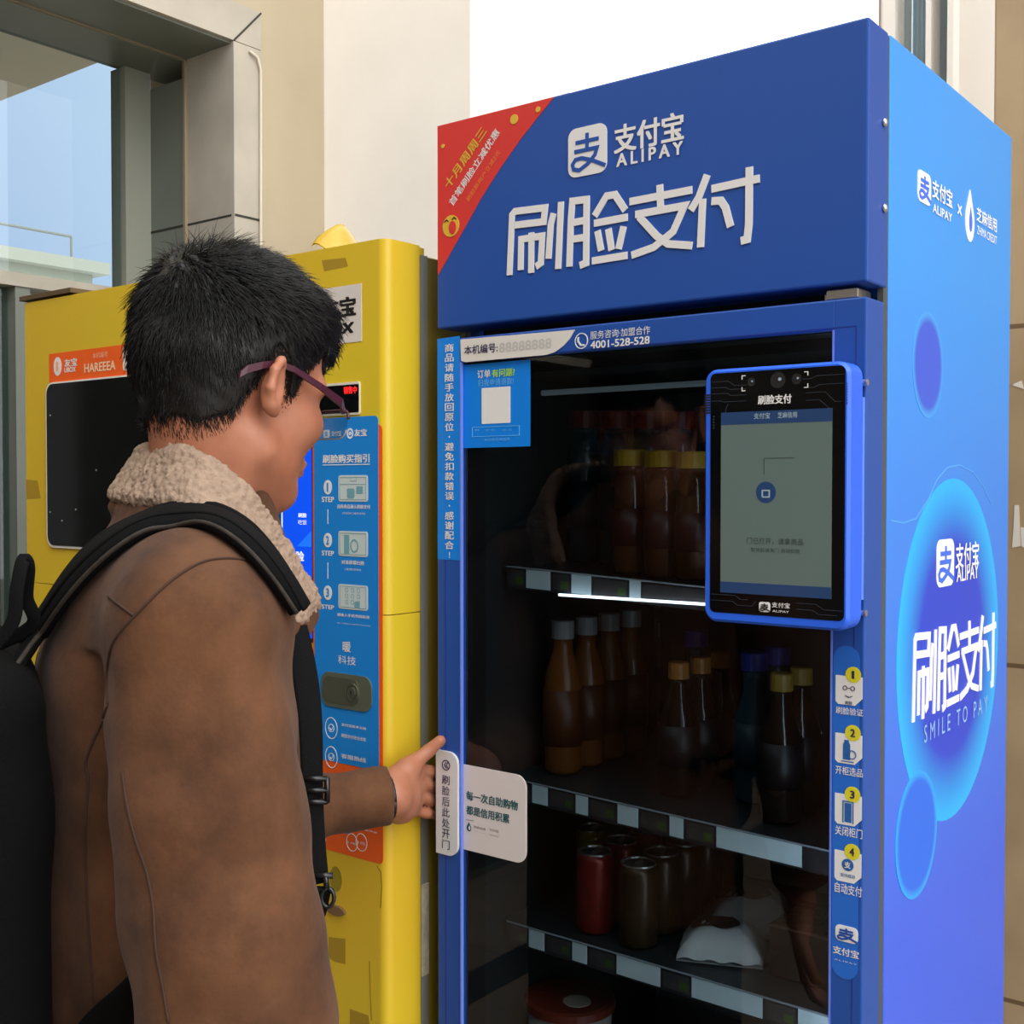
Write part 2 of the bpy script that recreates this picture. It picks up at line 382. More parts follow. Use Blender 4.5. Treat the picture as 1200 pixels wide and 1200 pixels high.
# body: side panels, back, top, base
art = bpy.data.materials.new('printed_side'); art.use_nodes = True; t = art.node_tree; b = t.nodes['Principled BSDF']; b.inputs['Roughness'].default_value = .36
x = t.nodes.new('ShaderNodeTexCoord'); s = t.nodes.new('ShaderNodeSeparateXYZ'); t.links.new(x.outputs['Object'], s.inputs[0])
mr = t.nodes.new('ShaderNodeMapRange'); mr.inputs[1].default_value = .9; mr.inputs[2].default_value = 2.05; t.links.new(s.outputs[2], mr.inputs[0])
r = t.nodes.new('ShaderNodeValToRGB'); r.color_ramp.elements[0].color = lin((64, 100, 226)) + (1,); r.color_ramp.elements[1].color = lin((56, 150, 236)) + (1,)
r.color_ramp.elements[0].position = .12; r.color_ramp.elements[1].position = .8
t.links.new(mr.outputs[0], r.inputs[0]); t.links.new(r.outputs[0], b.inputs['Base Color'])
side = MB(); side.box(.575, .6, .0625, DEP, .08, ZT, .002).build('side_panel', art, cab)
MB().box(0, .025, .0625, DEP, .08, ZT, .002).build('side_panel', blue, cab)
MB().box(.025, .575, DEP - .03, DEP, .08, ZT).build('back_panel', mat('liner', (58, 64, 68), .5), cab)
MB().box(.025, .575, .06, DEP - .03, ZT - .03, ZT).build('top_panel', blue, cab)
MB().box(.025, .575, .07, DEP - .03, .08, .34).box(.02, .58, .09, DEP - .02, 0, .08).build('plinth', black_m, cab)
MB().box(.025, .575, .07, DEP - .03, ZB - .06, ZT - .03).build('upper_housing', black_m, cab)
MB().box(.0255, .034, .0515, DEP - .03, .34, ZB - .06).box(.566, .5745, .0515, DEP - .03, .34, ZB - .06).build('inner_liner', mat('dark_liner', (34, 39, 42), .5), cab)
MB().box(.002, .008, .05, .0625, .08, ZT - .002).box(.592, .5985, .05, .0625, .08, ZT - .002).build('door_gasket', mat('gasket', (74, 78, 78), .6), cab)
# header
hdr = MB().box(0, .6, 0, HD, ZB, ZT, .0025).build('header', blue, cab)
for v in (145, 245):
    hs = MB(); p = on_x(1037, v, .6); q = MB(); hs.lathe([(0.0001, 0), (.0045, 0), (.005, .002), (.003, .004), (.0001, .0045)], 12)
    n_ = len(hs.V) - 60
    for i in range(n_, n_ + 60):
        a = hs.V[i]; hs.V[i] = (p[0] + a[2], p[1] - .004 + a[0], p[2] + a[1])
    hs.build('screw', steel, hdr, True)
# --- the headline, drawn stroke by stroke (crop of the photo, 3x, origin 500,90)
def cp(X, Y): return BF.px(500 + X / 3, 90 + Y / 3)
HEAD = [  # polylines of the four characters
 [(293,698),(302,486),(312,474),(418,461),(413,510),(312,522)], [(370,548),(369,690)], [(332,680),(334,572),(408,560),(403,655),(386,668)], [(448,480),(438,520),(430,640)], [(474,440),(464,676)],
 [(503,668),(509,500),(514,438),(564,432),(562,655),(540,664)], [(512,514),(560,505)], [(510,572),(560,565)],
 [(592,490),(634,420),(664,415),(700,470)], [(590,516),(708,494)], [(602,542),(615,612)], [(640,535),(652,610)], [(694,526),(676,606)], [(583,648),(707,628)],
 [(715,440),(935,398)], [(821,380),(824,462)], [(735,485),(908,454),(868,545),(800,600),(722,628)], [(748,492),(810,560),(850,588),(935,594)],
 [(988,345),(958,425),(930,470)], [(972,430),(964,600)], [(1003,395),(1172,358)], [(1136,318),(1134,520),(1128,572),(1106,578)], [(1003,438),(1036,436),(1052,460),(1070,528)]]
k = MB()
HL = [[cp(*p) for p in s_] for s_ in HEAD]
for s_ in HL: stroke(k, BF, s_, .0088, .0002, .0016)
k.build('headline_lettering', white, hdr)
hmn = np.array([p for s_ in HL for p in s_]).min(0); hmx = np.array([p for s_ in HL for p in s_]).max(0)
def headline(mb, pl, x0, z0, x1, z1, w, t1=.0014):
    for s_ in HL: stroke(mb, pl, [(x0 + (x1 - x0) * (p[0] - hmn[0]) / (hmx[0] - hmn[0]), z0 + (z1 - z0) * (p[1] - hmn[1]) / (hmx[1] - hmn[1])) for p in s_], w, .0002, t1)
LOGO = [[(.2, .70), (.8, .70)], [(.5, .86), (.5, .52)], [(.17, .52), (.76, .52), (.70, .38), (.52, .23), (.30, .13), (.15, .17), (.12, .27), (.2, .36), (.36, .37), (.62, .29), (.97, .13)]]
def logo(name, pl, x0, z0, x1, z1, parent, m1, m2, t=.0012):
    MB().slab(pl, rrect(x0, z0, x1, z1, (x1 - x0) * .2), 0, t).build(name, m1, parent)
    k = MB(); w = (x1 - x0) * .085
    for s_ in LOGO: stroke(k, pl, [(x0 + (x1 - x0) * a, z0 + (z1 - z0) * b) for a, b in s_], w, t, t + .0006)
    k.build(name + '_mark', m2, parent)
logo('brand_logo', BF, *pxrect(BF, 666.5, 153, 711.5, 201), hdr, white, blue)
k = MB(); text_px(k, BF, '支付宝', 720, 148, 802, 164, bold=.03); text_px(k, BF, 'ALIPAY', 723, 181, 801, 180.5, bold=.03, space=1.45); k.build('brand_lettering', white, hdr)
# red promotion corner
red = mat('promo_red', (212, 52, 48), .45); gold = mat('promo_gold', (216, 176, 60), .4); orange = mat('promo_orange', (232, 128, 60), .45)
pc = [BF.px(*p) for p in ((513, 148), (650, 113.5), (630, 138), (609, 165), (586, 198), (565, 231), (545, 267), (528, 297), (513.4, 323))]
MB().slab(BF, pc, 0, .0006).build('promo_corner', red, hdr)
k = MB(); text_line(k, BF, '十月周周三', BF.px(526.8, 223), BF.px(572, 155), .0150, bold=.02); k.build('promo_lettering', gold, hdr)
k = MB(); text_line(k, BF, '首笔刷脸立减优惠', BF.px(531.5, 242.5), BF.px(587, 156), .0118, bold=.015); k.build('promo_lettering', white, hdr)
k = MB(); text_line(k, BF, '刷脸新用户立减2元', BF.px(550, 237), BF.px(587.5, 179), .0072, bold=.005); k.build('promo_lettering', orange, hdr)
for u, v, r_ in ((603, 140, .0062), (631, 128.5, .0035), (519.5, 171.5, .0028), (529, 265, .0145)): MB().slab(BF, disc(*BF.px(u, v), r_), 0, .0014).build('promo_coin', gold, hdr)
c_ = BF.px(531, 267); k = MB(); k.slab(BF, disc(c_[0], c_[1], .0065, ry=.009), .0014, .0018); k.build('promo_mouth', red, hdr)
k = MB()
for u, v in ((524, 259), (533, 256)): stroke(k, BF, [BF.px(u - 2.5, v + 2), BF.px(u, v - 1), BF.px(u + 2.5, v + 1)], .0015, .0014, .0018)
k.build('promo_eyes', black_m, hdr)
# --- door frame: stiles, rails, with a recessed groove line
DZ1, DZ0 = 1.7495, .12
YD1 = .05
gx0, gx1 = BF.px(540.3, 800)[0], BF.px(975.5, 600)[0]
gz1 = BF.px(760, 405.5)[1]; gz0 = .36
door = MB()
door.box(.0, gx0, 0, YD1, DZ0, DZ1, .002).box(gx1, .5995, 0, YD1, DZ0, DZ1, .002).box(gx0 - .002, gx1 + .002, 0, YD1, gz1, DZ1, .002).box(gx0 - .002, gx1 + .002, 0, YD1, DZ0, gz0, .002)
dr = door.build('door', blue, cab, label='blue door frame with glass pane')
k = MB(); k.box(.0145, .0153, -.0004, .0002, DZ0, DZ1).box(.588, .5888, -.0004, .0002, DZ0, DZ1 - .03).box(.0145, .588, -.0004, .0002, DZ1 - .0305, DZ1 - .0297); k.build('door_groove', mat('groove', (24, 44, 130), .5), dr)
k = MB(); k.box(gx0 - .0012, gx0 + .0008, -.001, .004, gz0, gz1).box(gx1 - .0008, gx1 + .0012, -.001, .004, gz0, gz1); k.build('glass_bead', mat('bead_blue', (104, 130, 224), .35), dr)
MB().box(gx0 - .004, gx1 + .004, .006, .010, gz0 - .004, gz1 + .004).build('glass_pane', glass('cabinet_glass', (.62, .66, .67), 1.5), dr)
MB().box(.55, .585, .012, .05, DZ1 + .002, ZB - .003, .001).box(.545, .572, .02, .05, DZ1 + .001, DZ1 + .009).build('hinge', steel, dr)
k = MB(); k.box(gx0, gx0 + .0012, .0105, .0498, gz0, gz1).box(gx1 - .0012, gx1, .0105, .0498, gz0, gz1).box(gx0, gx1, .0105, .0498, gz1 - .0012, gz1).box(gx0, gx1, .0105, .0498, gz0, gz0 + .0012); k.build('door_lining', black_m, dr)
k = MB(); k.tube([(gx1 - .006, .03, .45), (gx1 - .006, .03, 1.70)], .004, 8).build('glow_tube', mat('added_tube_door', (225, 240, 255), .4, emit=20.0), dr)  # added tube, hidden behind the stile, to brighten the price tags
# sticker column with the notice, one character per line
k = MB(); k.slab(BF, [(.0012, BF.px(526, 396)[1]), (gx0 - .0015, BF.px(526, 395)[1]), (gx0 - .0015, BF.px(526, 656)[1]), (.0012, BF.px(526, 656)[1])], 0, .0005).build('notice_sticker', sky_b, dr)
k = MB(); s_ = '商品请随手放回原位，避免扣款错误·感谢配合!'
xa, xb = BF.px(522, 500)[0], BF.px(532.5, 500)[0]
zt_, zb_ = BF.px(526, 402)[1], BF.px(526, 656)[1]; st = (zt_ - zb_) / len(s_)
for i, ch in enumerate(s_):
    zc = zt_ - st * (i + .5); xc = (xa + xb) / 2
    if ch in '，·': text_fit(k, BF, '·', xc - .0012, zc - .0012, xc + .0012, zc + .0012)
    elif ch == '!': text_fit(k, BF, ch, xc - .001, zc - .004, xc + .001, zc + .004)
    else: text_fit(k, BF, ch, xa, zc - st * .41, xb, zc + st * .41, bold=.015)
k.build('notice_lettering', white, dr)
# number plate and hotline on the top rail
k = MB(); k.slab(BF, [BF.px(*p) for p in ((540, 398), (674, 386.5), (668, 397), (660, 406), (650, 413), (640, 416), (546, 424.5), (541, 423))], 0, .0012); k.build('number_plate', mat('plate_white', (216, 212, 206), .5), dr)
k = MB(); text_px(k, BF, '本机编号:', 545, 405.5, 584, 412.5, off=.0016, bold=.015); k.build('number_lettering', navy, dr)
k = MB(); text_px(k, BF, '88888888', 586, 402, 647, 407.5, off=.0016, bold=-.01); k.build('number_digits', mat('faint_grey', (188, 186, 184), .5), dr)
k = MB(); c_ = BF.px(681.5, 399.5); ring(k, BF, c_, .0098, .0011, 0, .0008); stroke(k, BF, [(c_[0] - .0045, c_[1] + .005), (c_[0] - .005, c_[1]), (c_[0] - .001, c_[1] - .005), (c_[0] + .0045, c_[1] - .0055)], .0022, 0, .0008)
text_px(k, BF, '服务咨询·加盟合作', 692.5, 388.5, 762.5, 391.5, bold=.0); text_px(k, BF, '4001-528-528', 692.5, 400, 762, 402.8, bold=.02); k.build('hotline_lettering', white, dr)
# glass stickers
GP = Plane('y', .0058, -1)
def gpx(u, v): return GP.px(u, v)
q0, q1 = GP.px(542, 428), GP.px(621.5, 523)
MB().slab(GP, [(q0[0], q0[1] - .0), (q1[0], q0[1] - .0), (q1[0], q1[1]), (q0[0], q1[1])], 0, .0006).build('refund_sticker', sky_b, dr)
k = MB(); text_px(k, GP, '订单', 560, 434, 575.5, 442.5, bold=.02); k.build('refund_lettering', white, dr)
k = MB(); text_px(k, GP, '有问题?', 577, 433, 604, 440.5, bold=.02); k.build('refund_lettering', mat('print_lime', (170, 224, 70), .5), dr)
k = MB(); text_px(k, GP, '扫我申请退款!', 561, 445, 602.5, 450.5, bold=-.01)
q = pxrect(GP, 554, 501, 609, 510); stroke(k, GP, [(q[0], q[1]), (q[2], q[1]), (q[2], q[3]), (q[0], q[3]), (q[0], q[1])], .0006, 0, .001)
text_px(k, GP, '微信', 557, 503, 562, 505, bold=0); text_px(k, GP, '扫一扫', 570, 503, 580, 505, bold=0); text_px(k, GP, '扫一扫', 590, 503, 600, 505, bold=0); text_px(k, GP, '支付宝芝麻信用', 568, 514, 598, 516, bold=0); k.build('refund_lettering', mat('print_pale_blue', (104, 184, 236), .5), dr)
MB().slab(GP, rrect(*pxrect(GP, 565, 455, 598.5, 495.5), .001), .0006, .001).build('white_square', white, dr)
# handle plate and white card on the glass
hx1 = gx0 - .0008
q = pxrect(BF, 513.2, 878, 538.5, 1004.5)
MB().slab(BF, rrect(.0006, q[1], q[2], q[3], .016, 6, (0, 1, 1, 0)), -.0, .004).build('handle_plate', mat('handle_white', (214, 214, 216), .45), dr)
k = MB(); c_ = BF.px(525, 896); ring(k, BF, c_, .0072, .0013, .004, .0046)
for dx in (-.001, .0022): stroke(k, BF, [(c_[0] + dx + .0016, c_[1] + .004), (c_[0] + dx - .0016, c_[1]), (c_[0] + dx + .0016, c_[1] - .004)], .0011, .004, .0046)
za, zb2 = BF.px(525, 907)[1], BF.px(525, 995)[1]; st = (za - zb2) / 7; xa, xb = BF.px(520.5, 950)[0], BF.px(529.5, 950)[0]
for i, ch in enumerate('刷脸后此处开门'): text_fit(k, BF, ch, xa, za - st * (i + .93), xb, za - st * (i + .07), off=.0046, bold=.005)
k.build('handle_lettering', navy, dr)
q = GP.px(540.8, 895)[0], GP.px(541, 994)[1], GP.px(617.5, 950)[0], GP.px(541, 895)[1]
MB().slab(GP, rrect(*q, .016, 6, (0, 1, 1, 0)), 0, .0015).build('glass_card', mat('card_white', (216, 208, 206), .5), dr)
teal = mat('print_teal', (30, 84, 92), .5)
k = MB(); text_px(k, GP, '每一次自助购物', 547.5, 926, 608, 950, off=.0019, bold=.03); text_px(k, GP, '都是信用积累', 547.5, 943, 598, 965, off=.0019, bold=.03); k.build('card_lettering', teal, dr)
grey = mat('print_grey', (128, 122, 124), .5)
k = MB(); text_px(k, GP, '芝麻信用', 556, 967, 570, 973, off=.0019, bold=.01); text_px(k, GP, '守信付款', 574.5, 970, 585.5, 976, off=.0019, bold=-.01); text_px(k, GP, 'ZHIMA CREDIT', 556, 973.5, 570, 976.5, off=.0019); text_px(k, GP, '无忧体验', 574.5, 977, 585.5, 981, off=.0019, bold=-.01)
stroke(k, GP, [GP.px(547, 960), GP.px(556, 961.5)], .0006, .0015, .0019); k.build('card_small_print', grey, dr)
def drop(mb, pl, cx, cz, w, h, t0, t1):
    P = [(cx, cz + h * .5)] + [(cx + w * .5 * math.cos(a), cz - h * .12 + h * .38 * math.sin(a)) for a in np.linspace(.35 * PI - PI * .2, -1.15 * PI, 22)]
    mb.slab(pl, P, t0, t1)
c_ = GP.px(550.5, 968.5); k = MB(); drop(k, GP, c_[0], c_[1], .008, .0125, .0015, .0019); k.build('drop_logo', teal, dr)
k = MB(); drop(k, GP, c_[0] + .0012, c_[1] - .001, .003, .006, .0019, .0022); k.build('drop_logo_mark', white, dr)
# right stile: step panel
sx0, sx1 = gx1 + .0022, .5945
zz = BF.px(993, 757)[1]; zy = BF.px(993, 1148)[1]
MB().slab(BF, rrect(sx0, zy, sx1, zz, (sx1 - sx0) / 2.05, 10), 0, .0005).build('step_panel', mat('step_panel_blue', (34, 104, 202), .4), dr)
yel = mat('print_yellow', (214, 206, 40), .5); cardw = mat('step_card', (222, 222, 222), .5); steps = ((790, 791, 826, 829, 837.5, '刷脸验证'), (858, 859, 895, 898.5, 908.5, '开柜选品'), (930, 930, 967, 969, 980, '关闭柜门'), (997, 997, 1034, 1036, 1048, '自动支付'))
cx0, cx1 = BF.px(979, 900)[0], BF.px(1010.5, 900)[0]
for i, (vc, v0, v1, w0, w1, tx) in enumerate(steps):
    cz0, cz1 = BF.px(994, v1)[1], BF.px(994, v0)[1]; ch = .008
    MB().slab(BF, [(cx0 + .003, cz0), (cx1 - ch, cz0), (cx1, cz0 + ch), (cx1, cz1 - .001), (cx0, cz1 - .001), (cx0, cz0 + .003)], .0005, .0010).build('step_card', cardw, dr)
    c_ = (cx0 + .0195, BF.px(994, vc)[1]); MB().slab(BF, disc(*c_, .0085), .001, .0014).build('step_number', yel, dr)
    k = MB(); text_fit(k, BF, str(i + 1), c_[0] - (.0014 if i == 0 else .0026), c_[1] - .0042, c_[0] + (.0014 if i == 0 else .0026), c_[1] + .0042, off=.0018, bold=.03)
    mx_, mz_ = (cx0 + cx1) / 2, (cz0 + cz1) / 2 - .002
    if i == 0:
        for sgn in (-1, 1): ring(k, BF, (mx_ + sgn * .0042, mz_ + .004), .0026, .0008, .001, .0014, 14)
        stroke(k, BF, [(mx_ - .001, mz_ + .004), (mx_ + .001, mz_ + .004)], .0008, .001, .0014)
        stroke(k, BF, [(mx_ - .004, mz_ - .004), (mx_, mz_ - .0058), (mx_ + .004, mz_ - .004)], .0009, .001, .0014); text_fit(k, BF, '刷脸', mx_ - .004, mz_ - .0135, mx_ + .004, mz_ - .0095, off=.0014)
    k.build('step_print', navy, dr)
    k = MB(); ic = mat('print_icon_blue', (34, 92, 160), .5)
    if i == 1:
        k.slab(BF, [(mx_ - .006, mz_ - .010), (mx_ + .002, mz_ - .010), (mx_ + .002, mz_ + .006), (mx_ + .0005, mz_ + .009), (mx_ + .0005, mz_ + .011), (mx_ - .0045, mz_ + .011), (mx_ - .0045, mz_ + .009), (mx_ - .006, mz_ + .006)], .001, .0014); ring(k, BF, (mx_ + .004, mz_ - .004), .0048, .001, .0014, .0018)
        k.slab(BF, [(mx_ - .008, mz_ - .0125), (mx_ + .006, mz_ - .0125), (mx_ + .006, mz_ - .0115), (mx_ - .008, mz_ - .0115)], .001, .0014); k.build('step_icon', ic, dr)
    elif i == 2:
        stroke(k, BF, [(mx_ - .0055, mz_ - .0125), (mx_ - .0055, mz_ + .0105), (mx_ + .0055, mz_ + .0105), (mx_ + .0055, mz_ - .0125)], .0012, .001, .0014); k.slab(BF, [(mx_ - .0038, mz_ - .0115), (mx_ + .0038, mz_ - .0115), (mx_ + .0038, mz_ + .009), (mx_ - .0038, mz_ + .009)], .001, .0014); k.build('step_icon', ic, dr)
    elif i == 3:
        k.slab(BF, disc(mx_, mz_ + .004, .0065), .001, .0014); text_fit(k, BF, '支付成功', mx_ - .008, mz_ - .0095, mx_ + .008, mz_ - .0055, off=.0014); k.build('step_icon', ic, dr)
        k = MB(); text_fit(k, BF, '支', mx_ - .0035, mz_ + .0005, mx_ + .0035, mz_ + .0075, off=.0018, bold=.02); k.build('step_icon', white, dr)
    k = MB(); text_fit(k, BF, tx, cx0 + .0005, BF.px(994, w1)[1], cx1 + .001, BF.px(994, w0)[1], bold=.01); k.build('step_caption', white, dr)
logo('brand_logo', BF, *pxrect(BF, 979.5, 1082, 1005.5, 1107), dr, white, blue)
k = MB(); text_px(k, BF, '支付宝', 976.5, 1107, 1007, 1124, bold=.02); text_px(k, BF, 'ALIPAY', 978, 1122.5, 1005, 1131, bold=0, space=1.3); k.build('brand_lettering', white, dr)
# --- face-scan terminal
TF = Plane('y', -.045, -1)
tx0, tz0, tx1, tz1 = .4335, 1.402, .600, 1.679
term = MB()
P0 = Plane('y', 0, -1)
rim = rrect(tx0, tz0, tx1, tz1, .014, 6)
term.slab(P0, rrect(tx0 + .002, tz0 + .002, tx1 - .002, tz1 - .002, .013, 6), .006, .012).slab(P0, rim, .012, .041)
n0 = len(term.V); ins = rrect(tx0 + .003, tz0 + .003, tx1 - .003, tz1 - .003, .012, 6); ln = len(rim)
term.V += [tuple(P0.at3(p, .041)) for p in rim] + [tuple(P0.at3(p, .045)) for p in ins]
term.F += [(n0 + i, n0 + (i + 1) % ln, n0 + ln + (i + 1) % ln, n0 + ln + i) for i in range(ln)] + [tuple(n0 + ln + i for i in range(ln))]
MB().box(.45, .5985, -.007, -.0002, tz0 + .03, tz1 - .035).build('terminal_bracket', mat('bracket_blue', (86, 130, 236), .35), cab)
tm = term.build('face_scan_terminal', mat('terminal_blue', (40, 100, 232), .4), cab, label='blue rimmed tablet terminal with a dim screen')
fx0, fz0, fx1, fz1 = TF.px(832.5, 600)[0], TF.px(912, 722.5)[1], TF.px(990, 600)[0], TF.px(912, 433)[1]
MB().slab(TF, rrect(fx0, fz0, fx1, fz1, .006), -.001, .0006).build('terminal_face', black, tm)
sx0_, sz0_, sx1_, sz1_ = pxrect(TF, 845.5, 487, 974.5, 692)
sz1_ = TF.px(910, 481)[1]; sz0_ = TF.px(910, 698)[1]
scr = mat('screen_lit', (80, 93, 90), .12, emit=.36)
MB().slab(TF, [(sx0_, sz0_), (sx1_, sz0_), (sx1_, sz1_), (sx0_, sz1_)], .0006, .0010).build('terminal_screen', scr, tm)
scb = mat('screen_bar', (34, 56, 92), .15, emit=.3)
MB().slab(TF, [(sx0_, sz1_ - .0135), (sx1_, sz1_ - .0135), (sx1_, sz1_), (sx0_, sz1_)], .001, .0012).build('screen_bar', scb, tm); MB().slab(TF, [(sx0_, sz0_), (sx1_, sz0_), (sx1_, sz0_ + .012), (sx0_, sz0_ + .012)], .001, .0012).build('screen_bar', scb, tm); MB().slab(TF, disc(*TF.px(898, 577), .0115), .001, .0012).build('screen_button', scb, tm)
k = MB(); text_px(k, TF, '门已打开，请拿商品', 876, 629.5, 942, 639.3, off=.0014, bold=0); text_px(k, TF, '取货后请关门 自动扣款', 880.5, 641.5, 938, 648.5, off=.0014, bold=0)
q = pxrect(TF, 896, 537, 931, 556); stroke(k, TF, [(q[0], q[1]), (q[0], q[3]), (q[2], q[3])], .0005, .001, .0013)
k.build('screen_lettering', mat('screen_ink', (44, 56, 56), .3), tm)
k = MB(); c_ = TF.px(898, 578); stroke(k, TF, [(c_[0] - .004, c_[1] - .004), (c_[0] + .004, c_[1] - .004), (c_[0] + .004, c_[1] + .003), (c_[0] - .004, c_[1] + .003), (c_[0] - .004, c_[1] - .004)], .0014, .0012, .0015); text_px(k, TF, '支付宝', 884, 484.3, 903, 490.4, off=.0014); text_px(k, TF, '芝麻信用', 912, 483.3, 934.6, 489.3, off=.0014); k.build('screen_icon', mat('screen_pale', (132, 150, 156), .3, emit=.3), tm)
k = MB(); text_px(k, TF, '刷脸支付', 888.5, 463.5, 928, 472.5, off=.0009, bold=.03); k.build('terminal_title', white, tm); k = MB(); text_px(k, TF, '支付宝', 905, 705.5, 926, 713, off=.0009, bold=.01); text_px(k, TF, 'ALIPAY', 905.5, 714.5, 925, 718.5, off=.0009, bold=0); k.build('terminal_lettering', white, tm); k = MB()
a_, b_ = TF.px(870, 437.5), TF.px(947, 455)
zc0, zc1 = TF.px(909, 456)[1], TF.px(909, 438)[1]
for X, sg in ((a_[0], 1), (b_[0], -1)):
    for Z, s2 in ((zc0, 1), (zc1, -1)): stroke(k, TF, [(X + sg * .004, Z), (X, Z), (X, Z + s2 * .004)], .0009, .0006, .0009)
k.build('camera_brackets', white, tm)
logo('terminal_logo', TF, *pxrect(TF, 890, 705, 903, 717.5), tm, white, black_m)
for u, v, r_ in ((881, 447.5, .0045), (912, 445.5, .0085), (934, 444, .0055)):
    c_ = TF.px(u, v); MB().slab(TF, disc(*c_, r_), .0006, .0014).slab(TF, disc(*c_, r_ * .55), .0014, .0018).build('camera_lens', mat('lens_dark', (40, 38, 40), .1, coat=1), tm)
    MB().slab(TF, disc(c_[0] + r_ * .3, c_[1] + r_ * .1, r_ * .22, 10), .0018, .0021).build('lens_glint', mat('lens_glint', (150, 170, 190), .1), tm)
k = MB(); ln_ = mat('circuit_line', (44, 54, 66), .4)
W_, H_ = fx1 - fx0, fz1 - fz0
for (pts) in (((.01, .965), (.14, .965), (.19, .945), (.28, .945)), ((.01, .94), (.12, .94), (.15, .93), (.28, .93)), ((.01, .915), (.13, .915), (.16, .905), (.28, .905)), ((.01, .885), (.08, .885), (.1, .88), (.28, .88)), ((.12, .2), (.12, .85), (.14, .87)),
              ((.99, .965), (.8, .965), (.76, .955), (.7, .955)), ((.99, .93), (.82, .93), (.78, .92), (.7, .92)), ((.72, .90), (.86, .90), (.93, .86), (.97, .86)), ((.72, .87), (.82, .87), (.9, .83), (.9, .8)),
              ((.01, .075), (.2, .075), (.24, .06), (.3, .06)), ((.01, .05), (.18, .05), (.22, .035), (.33, .035), (.36, .055)), ((.66, .06), (.8, .06), (.86, .04), (.99, .04)), ((.66, .035), (.78, .035), (.82, .02), (.95, .02))):
    stroke(k, TF, [(fx0 + W_ * a, fz0 + H_ * b) for a, b in pts], .0005, .0006, .0008)
for i in range(5): k.slab(TF, disc(fx0 + .004, fz0 + H_ * (.82 - .012 * i), .0009, 8), .0006, .0009)
k.build('circuit_print', ln_, tm)
k = MB()
for i in range(8):
    z = TF.px(830, 463 + i * 3)[1]
    k.box(tx0 + .0006, fx0 - .0005, -.0456, -.0449, z - .0008, z + .0008); k.box(fx1 + .0015, tx1 - .0025, -.0456, -.0449, z + .004 - .0008, z + .004 + .0008)
k.build('vent_slots', black_m, tm)
for z_ in (tz1 - .02, tz0 + .016): MB().tube([(.598, -.004, z_), (.603, -.004, z_)], .0035, 10).build('bracket_screw', steel, tm)
# --- side artwork: bubbles, logos, headline
sp_ = cab
def bubble(name, u, v, ru, rv, c_in, c_rim, inner=.72):
    c = BS.px(u, v); ry = (BS.px(u + ru, v)[0] - BS.px(u - ru, v)[0]) / 2; rz = (BS.px(u, v - rv)[1] - BS.px(u, v + rv)[1]) / 2
    m = bpy.data.materials.new(name); m.use_nodes = True; t = m.node_tree; b = t.nodes['Principled BSDF']; b.inputs['Roughness'].default_value = .36
    x = t.nodes.new('ShaderNodeTexCoord'); mp = t.nodes.new('ShaderNodeMapping'); g = t.nodes.new('ShaderNodeTexGradient'); g.gradient_type = 'SPHERICAL'
    mp.inputs['Location'].default_value = (0, -c[0] / ry, -c[1] / rz); mp.inputs['Scale'].default_value = (0, 1 / ry, 1 / rz)
    r = t.nodes.new('ShaderNodeValToRGB'); r.color_ramp.elements[0].color = lin(c_rim) + (1,); r.color_ramp.elements[0].position = .03; r.color_ramp.elements[1].color = lin(c_in) + (1,); r.color_ramp.elements[1].position = 1 - inner
    t.links.new(x.outputs['Object'], mp.inputs[0]); t.links.new(mp.outputs[0], g.inputs[0]); t.links.new(g.outputs[1], r.inputs[0]); t.links.new(r.outputs[0], b.inputs['Base Color'])
    return MB().slab(BS, disc(c[0], c[1], ry, 64, rz), 0, .0004 + .0003 * (name == 'bubble_c')).build('bubble_print', m, cab)
bubble('bubble_a', 1087.5, 428, 18, 62, (58, 92, 214), (64, 160, 240), .8)
bubble('bubble_b', 1116, 760, 58, 198, (40, 70, 206), (34, 178, 250), .62)
bubble('bubble_c', 1074, 978, 24, 73, (38, 108, 232), (42, 164, 246), .85)
c_ = BS.px(1116, 760); k = MB()
arc = [BS.px(u, v) for u, v in ((1044, 610), (1058, 613), (1073, 608), (1088, 585), (1098, 562), (1110, 548), (1124, 545), (1140, 553), (1152, 570), (1163, 594))]
stroke(k, BS, arc, .0016, 0, .0003); k.build('arc_print', mat('arc_blue', (84, 166, 240), .4), cab)
def slog(u0, v0, u1, v1): logo('brand_logo', BS, *pxrect(BS, u0, v0, u1, v1), cab, white_b, blue_l, .001)
slog(1075, 197, 1090, 243); slog(1097, 633, 1117, 685)
k = MB(); text_px(k, BS, '支付宝', 1091.5, 209, 1115, 245, bold=.02); text_px(k, BS, 'ALIPAY', 1092, 238, 1114.5, 261, bold=.01); k.build('side_brand_lettering', white_b, cab); k = MB(); text_px(k, BS, '芝麻信用', 1143.5, 242, 1167, 273, bold=.015); text_px(k, BS, 'ZHIMA CREDIT', 1144, 264, 1167, 287, bold=.0); k.build('side_partner_lettering', white_b, cab); k = MB()
text_px(k, BS, '支付宝', 1119, 637, 1146, 662, bold=.02); text_px(k, BS, 'ALIPAY', 1120, 664, 1145.5, 677, bold=.01); k.build('side_brand_lettering', white_b, cab); k = MB()
text_px(k, BS, '×', 1121, 238, 1126, 254, bold=-.01); k.build('side_cross', white_b, cab)
k = MB(); text_px(k, BS, 'SMILE TO PAY', 1082, 850, 1156, 833, bold=-.005, space=1.6); k.build('side_slogan', mat('slogan_pale', (150, 190, 250), .5), cab)
k = MB(); q = pxrect(BS, 1070, 745, 1165.5, 803); headline(k, BS, *q, (q[3] - q[1]) * .085); k.build('side_headline', white_b, cab)
c_ = BS.px(1136, 253); k = MB(); drop(k, BS, c_[0], c_[1], .036, .066, 0, .001); k.build('drop_logo', white_b, cab)
